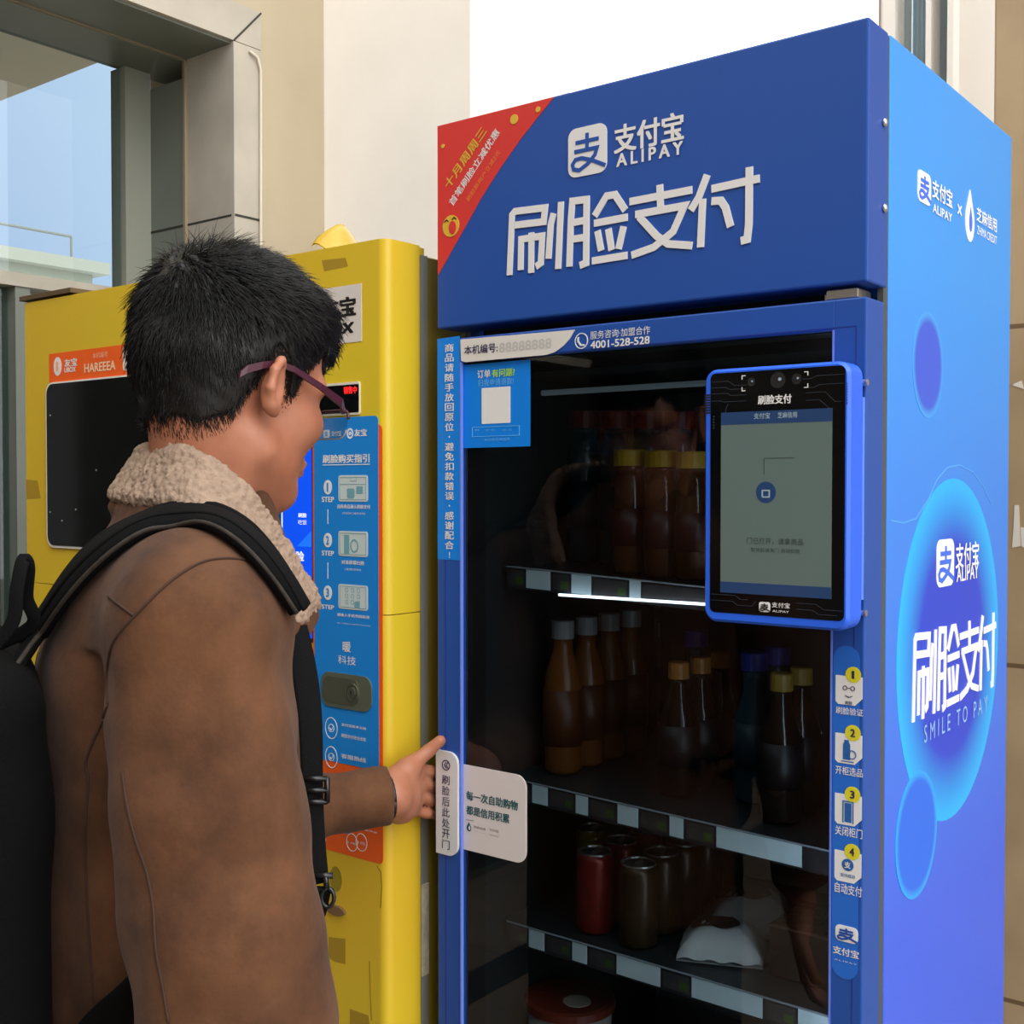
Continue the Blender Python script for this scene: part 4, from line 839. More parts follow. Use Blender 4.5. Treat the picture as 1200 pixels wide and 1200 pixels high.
k = MB(); c_ = ypx(395, 1066); k.slab(YF, disc(c_[0], c_[1], .019, 28, .0068), .0, .005).build('finger_hole_shade', mat('hole_shade_brown', (122, 92, 62), .45), ym)  # oval whose brown paints the shading inside a finger hole
# ------------------------------------------------------------------ sculpting: distance fields turned into smooth meshes
def vnoise(P, f, seed=0):
    Q = P * f + seed * 17.3; I = np.floor(Q).astype(np.int64); Fr = (Q - I).astype(np.float32); Fr = Fr * Fr * (3 - 2 * Fr); r = 0
    for dx in (0, 1):
        for dy in (0, 1):
            for dz in (0, 1):
                h = ((I[:, 0] + dx) * 73856093) ^ ((I[:, 1] + dy) * 19349663) ^ ((I[:, 2] + dz) * 83492791)
                h = (h ^ (h >> 13)) * 1274126177; h = ((h ^ (h >> 16)) & 0xffff) / 32767.5 - 1
                w = (Fr[:, 0] if dx else 1 - Fr[:, 0]) * (Fr[:, 1] if dy else 1 - Fr[:, 1]) * (Fr[:, 2] if dz else 1 - Fr[:, 2]); r = r + w * h
    return r
def worley(P, f):
    Q = P * f; I = np.floor(Q).astype(np.int64); best = np.full(len(P), 9.0)
    for dx in (-1, 0, 1):
        for dy in (-1, 0, 1):
            for dz in (-1, 0, 1):
                C = I + np.array([dx, dy, dz]); h = (C[:, 0] * 73856093) ^ (C[:, 1] * 19349663) ^ (C[:, 2] * 83492791)
                h1 = ((h ^ (h >> 13)) * 1274126177) & 0x7fffffff; h2 = (h1 * 16807 + 11) & 0x7fffffff; h3 = (h2 * 16807 + 11) & 0x7fffffff
                J = C + np.stack([h1 % 1000, h2 % 1000, h3 % 1000], 1) / 1000.0; best = np.minimum(best, ((Q - J) ** 2).sum(1))
    return np.sqrt(best)
def caps(P, a, b, ra, rb):
    a = np.asarray(a, float); b = np.asarray(b, float); ab = b - a; t = np.clip(((P - a) @ ab) / max(ab @ ab, 1e-12), 0, 1)
    return np.linalg.norm(P - a - t[:, None] * ab, axis=1) - (ra + t * (rb - ra))
def chain(P, pts, rs, k=.008):
    d = None
    for i in range(len(pts) - 1):
        e = caps(P, pts[i], pts[i + 1], rs[i], rs[i + 1]); d = e if d is None else smin(d, e, k)
    return d
def ell(P, c, r, Rm=None):
    Q = P - np.asarray(c, float)
    if Rm is not None: Q = Q @ Rm.T
    r = np.asarray(r, float); k0 = np.linalg.norm(Q / r, axis=1); k1 = np.linalg.norm(Q / (r * r), axis=1); return k0 * (k0 - 1) / np.maximum(k1, 1e-9)
def smin(a, b, k): h = np.clip(.5 + .5 * (b - a) / k, 0, 1); return b + (a - b) * h - k * h * (1 - h)
def smax(a, b, k): return -smin(-a, -b, k)
def rbox(P, c, hs, r, Rm):
    Q = np.abs((P - np.asarray(c, float)) @ Rm.T) - (np.asarray(hs, float) - r); return np.linalg.norm(np.maximum(Q, 0), axis=1) + np.minimum(Q.max(1), 0) - r
def sdf_mesh(fn, lo, hi, h):
    lo = np.asarray(lo, float); c = 4; n = np.ceil((np.asarray(hi) - lo) / (h * c)).astype(int) + 1
    g = np.stack(np.meshgrid(*[np.arange(m) for m in n], indexing='ij'), -1).reshape(-1, 3); Pc = lo + (g * c + (c - 1) / 2) * h
    Dc = fn(Pc).astype(np.float32).reshape(n); D = Dc.repeat(c, 0).repeat(c, 1).repeat(c, 2)
    act = (np.abs(Dc) < h * c * 1.9).repeat(c, 0).repeat(c, 1).repeat(c, 2); idx = np.argwhere(act)
    for s in range(0, len(idx), 400000): q = idx[s:s + 400000]; D[q[:, 0], q[:, 1], q[:, 2]] = fn(lo + q * h)
    S = D < 0; nx, ny, nz = D.shape
    cnt = sum(S[a:nx - 1 + a, b:ny - 1 + b, e:nz - 1 + e].astype(np.int8) for a in (0, 1) for b in (0, 1) for e in (0, 1))
    C = np.argwhere((cnt > 0) & (cnt < 8)); vid = np.full((nx - 1, ny - 1, nz - 1), -1, np.int64); vid[C[:, 0], C[:, 1], C[:, 2]] = np.arange(len(C))
    acc = np.zeros((len(C), 3)); num = np.zeros(len(C)); offs = [(a, b, e) for a in (0, 1) for b in (0, 1) for e in (0, 1)]
    for o in offs:
        for ax in range(3):
            if o[ax]: continue
            o2 = list(o); o2[ax] = 1; A = D[C[:, 0] + o[0], C[:, 1] + o[1], C[:, 2] + o[2]]; B = D[C[:, 0] + o2[0], C[:, 1] + o2[1], C[:, 2] + o2[2]]
            m = (A < 0) != (B < 0); t = np.where(m, A / np.where(m, A - B, 1), 0); p = np.tile(np.array(o, float), (len(C), 1)); p[:, ax] += t; acc[m] += p[m]; num[m] += 1
    V = lo + (C + acc / num[:, None]) * h; Fs = []
    for ax in range(3):
        sl0 = [slice(None)] * 3; sl1 = [slice(None)] * 3; sl0[ax] = slice(0, -1); sl1[ax] = slice(1, None)
        E = np.argwhere(S[tuple(sl0)] != S[tuple(sl1)]); u, v = [(1, 2), (2, 0), (0, 1)][ax]
        E = E[(E[:, u] > 0) & (E[:, v] > 0) & (E[:, u] < D.shape[u] - 1) & (E[:, v] < D.shape[v] - 1)]; ins = S[E[:, 0], E[:, 1], E[:, 2]]; q = []
        for du, dv in ((1, 1), (0, 1), (0, 0), (1, 0)): X = E.copy(); X[:, u] -= du; X[:, v] -= dv; q.append(vid[X[:, 0], X[:, 1], X[:, 2]])
        q = np.stack(q, 1); q[~ins] = q[~ins][:, ::-1]; Fs.append(q)
    Fs = np.concatenate(Fs); Fs = Fs[(Fs >= 0).all(1)]
    return V, Fs
def relax(V, Fs, it=2, w=.5):
    E = np.concatenate([Fs[:, [0, 1]], Fs[:, [1, 2]], Fs[:, [2, 3]], Fs[:, [3, 0]]]); E = np.concatenate([E, E[:, ::-1]])
    for _ in range(it):
        A = np.stack([np.bincount(E[:, 0], V[E[:, 1], k], len(V)) for k in range(3)], 1) / np.maximum(np.bincount(E[:, 0], minlength=len(V)), 1)[:, None]; V = V + (A - V) * w
    return V
def fastmesh(name, V, Fs, m, parent=None):
    me = bpy.data.meshes.new(name); me.vertices.add(len(V)); me.vertices.foreach_set('co', np.asarray(V, np.float32).ravel())
    k = Fs.shape[1]; me.loops.add(len(Fs) * k); me.loops.foreach_set('vertex_index', Fs.astype(np.int32).ravel())
    me.polygons.add(len(Fs)); me.polygons.foreach_set('loop_start', np.arange(0, len(Fs) * k, k, dtype=np.int32)); me.polygons.foreach_set('use_smooth', np.ones(len(Fs), bool))
    me.update(calc_edges=True); me.validate(); return link(name, me, m, parent)
def bvh_of(V, Fs): return BVHTree.FromPolygons([tuple(v) for v in V], [tuple(int(i) for i in f) for f in Fs])

# ------------------------------------------------------------------ the man
RH = np.array([0.788376666, 0.615192806, 0.]); RH /= np.linalg.norm(RH); DH = np.array([-RH[1], RH[0], 0.]); UPZ = np.array([0, 0, 1.])
def fr_dir(th): return RH * math.cos(th) + DH * math.sin(th)
BFW = fr_dir(math.radians(25)); BLF = np.cross(UPZ, BFW)           # chest: forward and left
TC = CAM + RH * -.36 + DH * 1.22; TC[2] = 0                        # ground point under the chest
def B(f, l, z): return TC + BFW * f + BLF * l + UPZ * z
# head frame
HT = math.radians(13); hf0 = fr_dir(math.radians(50)); HL = np.cross(UPZ, hf0); HF = hf0 * math.cos(HT) - UPZ * math.sin(HT); HU = np.cross(HF, HL)
NC = M(238, 622, 1.222); EAR = M(325, 462, 1.16); HC = EAR + HL * .078
HR = np.stack([HF, HL, HU])
def H(x, y, z): return HC + HF * x + HL * y + HU * z
def headf(P):
    Q = (P - HC) @ HR.T
    d = ell(Q, (-.002, 0, .05), (.097, .0765, .086)); d = smin(d, ell(Q, (-.03, 0, .028), (.072, .07, .07)), .02)
    d = smin(d, ell(Q, (.042, 0, -.02), (.052, .060, .078)), .025)
    for s in (-1, 1):
        d = smin(d, caps(Q, (.012, s * .052, -.054), (.066, s * .018, -.084), .016, .016), .03)
        d = smin(d, ell(Q, (.058, s * .043, -.012), (.03, .022, .022)), .02)
        d = smin(d, caps(Q, (.086, s * .008, .032), (.072, s * .05, .03), .012, .009), .014)
    d = smin(d, ell(Q, (.076, 0, -.086), (.018, .026, .016)), .02)
    d = smin(d, chain(Q, [(.088, 0, .028), (.098, 0, .004), (.105, 0, -.016)], [.008, .008, .0105]), .010)
    for s in (-1, 1): d = smin(d, ell(Q, (.094, s * .011, -.02), (.010, .008, .008)), .006)
    d = smin(d, ell(Q, (.0885, 0, -.05), (.013, .026, .013)), .012); d = smin(d, ell(Q, (.0985, 0, -.0465), (.0075, .021, .005)), .004); d = smin(d, ell(Q, (.0975, 0, -.0575), (.0075, .018, .0055)), .004)
    d = smax(d, -ell(Q, (.1065, 0, -.0518), (.005, .018, .0008)), .002)
    for s in (-1, 1):
        d = smax(d, -ell(Q, (.094, s * .031, .012), (.016, .019, .012)), .010); d = smin(d, ell(Q, (.0725, s * .031, .012), (.0125, .0135, .0115)), .002)
        d = smin(d, chain(Q, [(.0815, s * .017, .0135), (.0855, s * .029, .0185), (.0765, s * .046, .014)], [.003, .0035, .003]), .003)
    d = smin(d, chain(P, [H(-.026, 0, -.03), H(-.026, 0, -.03) * .45 + NC * .55, NC], [.054, .053, .060]), .03)     # neck
    d = smin(d, caps(Q, (.0, -.046, -.045), (.0, -.02, -.15), .014, .012), .02)
    for s in (-1, 1):                                                                 # ears
        a = np.array([[-.006, .077, .010], [-.012, .084, .024], [-.018, .0905, .026], [-.026, .094, .014], [-.026, .0925, -.004], [-.017, .087, -.018], [-.008, .081, -.024]]) * [1, s, 1]
        e = chain(Q, a + np.array([.006, 0, .004]), [.004, .0046, .0048, .0048, .0046, .005, .0052], .004)
        e = smin(e, ell(Q, (-.010, s * .083, .0), (.014, .0075, .024)), .006); e = smax(e, -ell(Q, (-.004, s * .0905, .003), (.009, .006, .014)), .004)
        d = smin(d, e, .006)
    return d
# arms and hands
LSH = B(.02, .205, 1.415); LEL = CAM + RH * -.385 + DH * 1.43; LEL[2] = 1.135; LWR = M(459, 933, 1.535)
RSH = M(243, 742, 1.04); REL = M(262, 1085, 1.00); RWR = M(286, 1478, 1.0)
def finger(P, pts, rs): return chain(P, pts, rs, .003)
MCP = [M(491, 902, 1.583), M(494, 917, 1.592), M(492, 933, 1.594), M(484, 949, 1.588)]
FING = [[M(491, 902, 1.583), M(505, 904, 1.612), M(513, 907, 1.636), M(512.5, 909, 1.654)], [M(494, 917, 1.592), M(506, 921, 1.620), M(513.5, 924, 1.645), M(513, 926, 1.664)],
        [M(492, 933, 1.594), M(505, 938, 1.618), M(513, 940, 1.643), M(512.5, 942, 1.660)], [M(484, 949, 1.588), M(500, 953, 1.608), M(511.5, 955, 1.630), M(512, 956, 1.645)]]
THUMB = [M(470, 910, 1.555), M(485, 894, 1.568), M(502, 880, 1.578), M(516, 868, 1.578)]
def handf(P):
    d = chain(P, [LWR, M(470, 925, 1.558), M(489, 905, 1.581)], [.026, .019, .0115], .01)
    d = smin(d, chain(P, [LWR, M(472, 932, 1.560), M(491, 918, 1.590)], [.026, .020, .0115], .01), .008)
    d = smin(d, chain(P, [LWR, M(472, 940, 1.560), M(490, 934, 1.592)], [.026, .020, .0115], .01), .008)
    d = smin(d, chain(P, [LWR, M(468, 946, 1.555), M(484, 948, 1.586)], [.024, .020, .011], .01), .008)
    d = smin(d, chain(P, [M(464, 915, 1.545), M(478, 902, 1.560), M(486, 895, 1.568)], [.019, .0155, .011], .008), .010)
    for f_, r in zip(FING, (.0086, .0088, .0083, .0074)): d = smin(d, finger(P, f_, [r * 1.06, r, r * .92, r * .82]), .0018)
    d = smin(d, finger(P, THUMB, [.016, .0108, .0092, .0078]), .006)
    return d
RD = (RWR - REL) / np.linalg.norm(RWR - REL)
def rhandf(P):                                   # the relaxed right hand, hanging below the picture
    o = RWR; dn = RD; fw = BFW - dn * (BFW @ dn); fw /= np.linalg.norm(fw); sd = np.cross(dn, fw)
    d = None
    for j, (a, L, r) in enumerate(((.030, .072, .0088), (.011, .08, .0092), (-.009, .075, .0088), (-.027, .058, .0078))):
        k = o + dn * .085 + fw * a; f_ = [k, k + dn * L * .5 + sd * .006, k + dn * L * .85 + sd * .018, k + dn * L * .98 + sd * .032]
        e = chain(P, [o, o + dn * .04 + fw * a * .7, k], [.024, .017, .0115], .008); d = e if d is None else smin(d, e, .008)
        d = smin(d, finger(P, f_, [r * 1.08, r, r * .92, r * .82]), .0035)
    return smin(d, finger(P, [o + dn * .03 + fw * .02, o + dn * .055 + fw * .05, o + dn * .085 + fw * .058 + sd * .01, o + dn * .11 + fw * .056 + sd * .018], [.018, .012, .0095, .008]), .008)
def bodyf(P):
    d = headf(P); NB = NC
    d = smin(d, chain(P, [NB, B(.0, 0, 1.40), B(0, 0, 1.2), B(0, 0, 1.0), B(0, 0, .93)], [.055, .095, .10, .10, .11], .04), .03)
    d = smin(d, chain(P, [B(0, .10, 1.42), LSH, LEL, LWR], [.055, .045, .036, .026], .03), .03)
    d = smin(d, chain(P, [B(0, -.10, 1.42), RSH, REL, RWR], [.055, .045, .036, .026], .03), .03)
    for s in (-1, 1): d = smin(d, chain(P, [B(0, s * .09, .90), B(.015, s * .10, .50), B(-.01, s * .105, .09)], [.082, .052, .036], .03), .03); d = smin(d, chain(P, [B(-.03, s * .105, .05), B(.15, s * .115, .035)], [.036, .03], .02), .02)
    d = smin(d, handf(P), .006); d = smin(d, rhandf(P), .006); return d
skin = bpy.data.materials.new('skin'); skin.use_nodes = True; t = skin.node_tree; b = t.nodes['Principled BSDF']
b.inputs['Roughness'].default_value = .48; b.inputs['Subsurface Weight'].default_value = .12; b.inputs['Subsurface Radius'].default_value = (.9, .35, .2); b.inputs['Subsurface Scale'].default_value = .006
x = t.nodes.new('ShaderNodeTexCoord'); n1 = t.nodes.new('ShaderNodeTexNoise'); n1.inputs['Scale'].default_value = 26; n1.inputs['Detail'].default_value = 5; t.links.new(x.outputs['Object'], n1.inputs['Vector'])
r = t.nodes.new('ShaderNodeValToRGB'); r.color_ramp.elements[0].position = .3; r.color_ramp.elements[1].position = .7; r.color_ramp.elements[0].color = lin((160, 100, 74)) + (1,); r.color_ramp.elements[1].color = lin((178, 118, 90)) + (1,)
t.links.new(n1.outputs[0], r.inputs[0]); t.links.new(r.outputs[0], b.inputs['Base Color'])
n2 = t.nodes.new('ShaderNodeTexNoise'); n2.inputs['Scale'].default_value = 420; t.links.new(x.outputs['Object'], n2.inputs['Vector']); bp = t.nodes.new('ShaderNodeBump'); bp.inputs['Strength'].default_value = .08; bp.inputs['Distance'].default_value = .001; t.links.new(n2.outputs[0], bp.inputs['Height']); t.links.new(bp.outputs[0], b.inputs['Normal'])

man = thing('person', 'person in brown suede jacket with sherpa collar reaching for the cabinet door', 'person', tuple(B(0, 0, 0)))
allp = np.stack([B(.3, .35, 0), B(-.3, -.35, 0), B(.3, -.35, 0), B(-.3, .35, 0), M(530, 900, 1.7), H(.15, .1, .2), H(-.15, -.1, .2), RWR + .15, RWR - .15])
lo_, hi_ = allp.min(0) - .02, allp.max(0) + .02; lo_[2] = -.01; hi_[2] = 1.86
bV, bF = sdf_mesh(bodyf, lo_, hi_, .0028); bV = relax(bV, bF, 2, .4); bV[:, 2] = np.maximum(bV[:, 2], .016)
body = fastmesh('body', bV, bF, skin, man)

# jacket --------------------------------------------------------------
ZT_ = np.array([.84, .95, 1.1, 1.2, 1.32, 1.40, 1.45, 1.49, 1.52, 1.55, 1.60]); TA = np.array([.146, .146, .142, .141, .138, .128, .114, .096, .080, .070, .066]); TB = np.array([.182, .178, .172, .176, .188, .190, .176, .138, .098, .074, .068])
TCF = np.array([-.008, -.004, .003, .006, .004, .0, .0, .0, .0, .0, .0])
NCf = (NC - TC) @ BFW; NCl = (NC - TC) @ BLF
def torsof(P):
    Q = P - TC; f = Q @ BFW; l = Q @ BLF; z = Q[:, 2]
    w = np.clip((z - 1.38) / .17, 0, 1); f = f - np.interp(z, ZT_, TCF) - w * NCf; l = l - w * NCl
    a = np.interp(z, ZT_, TA); b_ = np.interp(z, ZT_, TB); q = np.sqrt((np.abs(f) / a) ** 2.2 + (np.abs(l) / b_) ** 2.2); d = (q - 1) * np.minimum(a, b_) * .85
    return np.maximum(np.maximum(d, z - 1.548), .86 - z)
def smooth_arr(A, it=6):
    A = np.array(A, float)
    for _ in range(it): A[1:-1] = A[1:-1] * .5 + (A[:-2] + A[2:]) * .25
    return A
RS = [B(.0, -.12, 1.435), M(236, 742, 1.035), M(243, 850, 1.025), M(252, 950, 1.005), M(268, 1080, .99), M(282, 1200, .985), M(287, 1340, .99), RWR + UPZ * .03]; RR_ = [.075, .0815, .0835, .083, .0815, .079, .066, .05]
LS = [B(.0, .12, 1.425), LSH, (LSH + LEL) / 2, LEL, (LEL + LWR) / 2, LWR * .98 + LEL * .02 + RH * -.004]; LR_ = [.07, .072, .064, .058, .049, .041]
NB0 = NC + UPZ * .0
CST = []                                          # collar stations: upper edge, lower edge
for (u0, v0, d0, u1, v1, d1) in ((168, 531, 1.215, 138, 578, 1.195), (190, 529, 1.165, 165, 585, 1.145), (213, 533, 1.135, 197, 586, 1.115), (238, 545, 1.120, 222, 590, 1.095), (262, 562, 1.118, 244, 606, 1.088), (286, 585, 1.122, 262, 634, 1.088), (310, 614, 1.132, 284, 662, 1.095), (334, 648, 1.150, 307, 690, 1.11), (355, 686, 1.168, 328, 714, 1.13), (363, 708, 1.176, 350, 726, 1.150)):
    CST.append((M(u0, v0, d0), M(u1, v1, d1)))
def mir(p): return p - BLF * 2 * ((p - (CST[0][0] + CST[0][1]) / 2) @ BLF)
CSL = [(mir(a), mir(b_)) for a, b_ in CST]
def collar_pts(n=4):
    S = CSL[::-1][:-1] + CST; A = []
    for i in range(len(S) - 1):
        for k in range(n): t_ = k / n; A.append((S[i][0] * (1 - t_) + S[i + 1][0] * t_, S[i][1] * (1 - t_) + S[i + 1][1] * t_))
    A.append(S[-1]); return A
CP = collar_pts(3)
def collarf(P, r=.0118, drop=0.0):
    d = None
    for a, b_ in CP:
        e = caps(P, a - UPZ * drop, b_ - UPZ * drop, r, r * 1.15); d = e if d is None else smin(d, e, .010)
    return d
def jacketf(P):
    d = torsof(P)
    rs = chain(P, RS, RR_, .02); ls = chain(P, LS, LR_, .02)
    lax = (LWR - LEL) / np.linalg.norm(LWR - LEL); ls = smax(ls, (P - LWR) @ lax + .001, .004); rs = smax(rs, (P - RWR) @ RD + .02, .004)
    zz = P[:, 2]; k = np.where(zz > 1.40, .035, .012)
    # long vertical and diagonal folds
    Q = P - TC; fl = np.stack([Q @ BFW * 9, Q @ BLF * 9, zz * 2.2 + (Q @ BFW) * 2], 1); n = vnoise(fl, 1.0, 3) * .010 + vnoise(P, 26, 5) * .0028
    d = smin(d, rs + vnoise(np.stack([Q @ BFW * 15, Q @ BLF * 15, zz * 4.5 + Q @ BFW * 4], 1), 1.0, 9) * .0095 + vnoise(np.stack([Q @ BFW * 9 + zz * 12, Q @ BLF * 10, zz * 16 - Q @ BFW * 10], 1), 1.0, 12) * .0035, k)
    d = smin(d, ls + vnoise(P, 20, 2) * .003, k) + n
    # under-collar stand
    d = smin(d, collarf(P, .009, .014), .008)
    # hollow: cuffs, neck, hem
    d = smax(d, -(chain(P, [NC - UPZ * .03, H(-.03, 0, -.05)], [.060, .064]) ), .006)
    # armhole seam groove
    return d
suede = bpy.data.materials.new('brown_suede'); suede.use_nodes = True; t = suede.node_tree; b = t.nodes['Principled BSDF']; b.inputs['Roughness'].default_value = .82; b.inputs['Specular IOR Level'].default_value = .25; b.inputs['Sheen Weight'].default_value = .05; b.inputs['Sheen Roughness'].default_value = .5
x = t.nodes.new('ShaderNodeTexCoord'); n1 = t.nodes.new('ShaderNodeTexNoise'); n1.inputs['Scale'].default_value = 11; n1.inputs['Detail'].default_value = 7; n1.inputs['Roughness'].default_value = .65; t.links.new(x.outputs['Object'], n1.inputs['Vector'])
r = t.nodes.new('ShaderNodeValToRGB'); r.color_ramp.elements[0].position = .3; r.color_ramp.elements[1].position = .72; r.color_ramp.elements[0].color = lin((60, 36, 21)) + (1,); r.color_ramp.elements[1].color = lin((104, 68, 43)) + (1,); t.links.new(n1.outputs[0], r.inputs[0]); t.links.new(r.outputs[0], b.inputs['Base Color'])
n2 = t.nodes.new('ShaderNodeTexNoise'); n2.inputs['Scale'].default_value = 160; n2.inputs['Detail'].default_value = 4; t.links.new(x.outputs['Object'], n2.inputs['Vector']); bp = t.nodes.new('ShaderNodeBump'); bp.inputs['Strength'].default_value = .25; bp.inputs['Distance'].default_value = .002; t.links.new(n2.outputs[0], bp.inputs['Height']); t.links.new(bp.outputs[0], b.inputs['Normal'])
jp = np.stack([B(.25, .33, 1), B(-.25, -.33, 1), B(.25, -.33, 1), B(-.25, .33, 1), LWR + .06, LWR - .06, RWR + .08, RWR - .08] + [p for s in CST + CSL for p in s])
lo_, hi_ = jp.min(0) - .03, jp.max(0) + .03; lo_[2] = min(.82, RWR[2] - .05)
jV, jF = sdf_mesh(jacketf, lo_, hi_, .0042); jV = relax(jV, jF, 2, .4)
jacket = fastmesh('jacket', jV, jF, suede, man); JB = bvh_of(jV, jF)
# sherpa collar
cpts = np.array([p for s in CP for p in s]); wool = mat('sherpa_wool', (150, 129, 112), .95, var=.12, scale=120, bump=.5, bscale=500, spec=.1)
def woolf(P): return collarf(P, .0095) + (worley(P, 175) - .5) * .0042 + vnoise(P, 40, 4) * .0018
cV, cF = sdf_mesh(woolf, cpts.min(0) - .03, cpts.max(0) + .03, .0017)
collar = fastmesh('collar', cV, cF, wool, jacket); collar['label'] = 'cream sherpa fleece collar'
# seams, drawn on the jacket where the photo shows them
def hit(u, v, lift=.0): 
    d = ray(u, v); h_ = JB.ray_cast(Vector(CAM), Vector(d / np.linalg.norm(d)))
    return None if h_[0] is None else (np.array(h_[0]) + np.array(h_[1]) * lift, np.array(h_[1]))
def dense(pts, n=8):
    P = np.array(pts, float); out_ = []
    for i in range(len(P) - 1):
        p0, p1, p2, p3 = P[max(i - 1, 0)], P[i], P[i + 1], P[min(i + 2, len(P) - 1)]
        for k in range(n): t_ = k / n; out_.append(.5 * (2 * p1 + (p2 - p0) * t_ + (2 * p0 - 5 * p1 + 4 * p2 - p3) * t_ ** 2 + (3 * p1 - p0 - 3 * p2 + p3) * t_ ** 3))
    out_.append(P[-1]); return np.array(out_)
seam_m = mat('seam_dark', (58, 36, 24), .9)
for s_ in ([(346, 692), (338, 676), (310, 662), (285, 656), (258, 655), (235, 660), (210, 674), (188, 692), (165, 715), (140, 742), (130, 762), (126, 790), (127, 825)], [(115, 690), (158, 722)],
           [(127, 825), (118, 850), (108, 872), (101, 895), (104, 915), (101, 960), (101, 1010), (104, 1080), (108, 1140), (110, 1198)], [(144, 905), (150, 945), (160, 985), (172, 1020), (180, 1060), (183, 1110), (190, 1150), (198, 1198)]):
    pp = [hit(u, v, .0006) for u, v in dense(s_, 6)]; k = MB(); run = []
    for q in pp + [None]:
        if q is not None and (not run or np.linalg.norm(q[0] - run[-1]) < .03): run.append(q[0])
        else:
            if len(run) > 2: k.tube(run, .0013, 6)
            run = [q[0]] if q is not None else []
    if k.V: k.build('seam', seam_m, jacket, True)
# trousers and shoes
def trouf(P):
    d = None
    for s in (-1, 1):
        e = chain(P, [B(0, s * .075, .92), B(.015, s * .10, .50), B(-.01, s * .105, .10)], [.105, .075, .066], .03); e = np.maximum(e, .075 - P[:, 2]); d = e if d is None else smin(d, e, .03)
    return d + vnoise(P * np.array([1, 1, .6]), 16, 7) * .004
tp = np.stack([B(.2, .25, 0), B(-.2, -.25, 0), B(.2, -.25, 0), B(-.2, .25, 0)]); lo_, hi_ = tp.min(0), tp.max(0); lo_[2] = .05; hi_[2] = 1.05
tV, tF = sdf_mesh(trouf, lo_, hi_, .009); fastmesh('trousers', relax(tV, tF, 2), tF, mat('black_cloth', (20, 20, 22), .85), man)
for s in (-1, 1):
    def shoef(P): return np.maximum(smin(chain(P, [B(-.045, s * .105, .06), B(.06, s * .112, .05), B(.175, s * .12, .038)], [.048, .044, .038], .03), caps(P, B(-.02, s * .105, .06), B(-.015, s * .105, .12), .045, .042), .03), -P[:, 2])
    tp = np.stack([B(-.15, s * .11 - .1, 0), B(.26, s * .11 + .1, .0), B(.26, s * .11 - .1, 0), B(-.15, s * .11 + .1, 0)]); lo_, hi_ = tp.min(0), tp.max(0); lo_[2] = -.02; hi_[2] = .2
    sV, sF = sdf_mesh(shoef, lo_, hi_, .006); sV = relax(sV, sF, 2); sV[:, 2] = np.maximum(sV[:, 2], .001); fastmesh('shoe', sV, sF, mat('shoe_black', (22, 21, 21), .5), man)
# hair ------------------------------------------------------------------
def hairline(Q):
    x, y, z = Q[:, 0], np.abs(Q[:, 1]), Q[:, 2]
    zl = np.interp(x, [-.12, -.085, -.06, -.035, -.022, -.012, .0, .012, .022, .028, .034, .05, .075, .10, .13], [-.050, -.056, -.058, -.040, .004, .032, .034, .022, -.006, -.004, .030, .052, .078, .088, .088]); return z - zl
def hairf(P):
    Q = (P - HC) @ HR.T; hl = hairline(Q)
    sk = ell(Q, (-.002, 0, .05), (.097, .0765, .086)); sk = smin(sk, ell(Q, (-.03, 0, .028), (.072, .07, .07)), .02); sk = smin(sk, ell(Q, (.042, 0, -.02), (.052, .060, .078)), .025); sk = smin(sk, chain(P, [H(-.026, 0, -.03), H(-.026, 0, -.03) * .45 + NC * .55, NC], [.054, .053, .060]), .03)
    thick = .0036 + .015 * np.clip((Q[:, 2] - .055) / .07, 0, 1) + .004 * np.clip((-Q[:, 0] - .03) / .05, 0, 1) * np.clip((Q[:, 2] + .02) / .06, 0, 1)
    d = sk - thick
    d = smin(d, ell(Q, (.054, .0, .108), (.044, .058, .026)), .018); d = smin(d, ell(Q, (.076, -.004, .082), (.026, .050, .026)), .014)
    d = d + vnoise(Q * np.array([1, 2.2, 1.4]), 55, 3) * (.0008 + .002 * np.clip(Q[:, 2] / .06, 0, 1))
    return smax(d, np.where((Q[:, 0] > .07) & (Q[:, 2] > .05), -.02, -hl * .8 + .011 + vnoise(Q, 160, 8) * .003), .003)
hp = np.stack([H(a, b_, c) for a in (-.14, .16) for b_ in (-.11, .11) for c in (-.08, .18)])
hV, hF = sdf_mesh(hairf, hp.min(0), hp.max(0), .0026); hV = relax(hV, hF, 1)
hair_m = mat('black_hair', (13, 11, 11), .42, spec=.35)
hairo = fastmesh('hair', hV, hF, hair_m, man)
HBv = bvh_of(hV, hF); BBv = bvh_of(bV, bF)
SV = []; SF = []
rg = np.random.RandomState(3); cnt_ = 0
CROWN = np.array([-.062, -.012, .118])
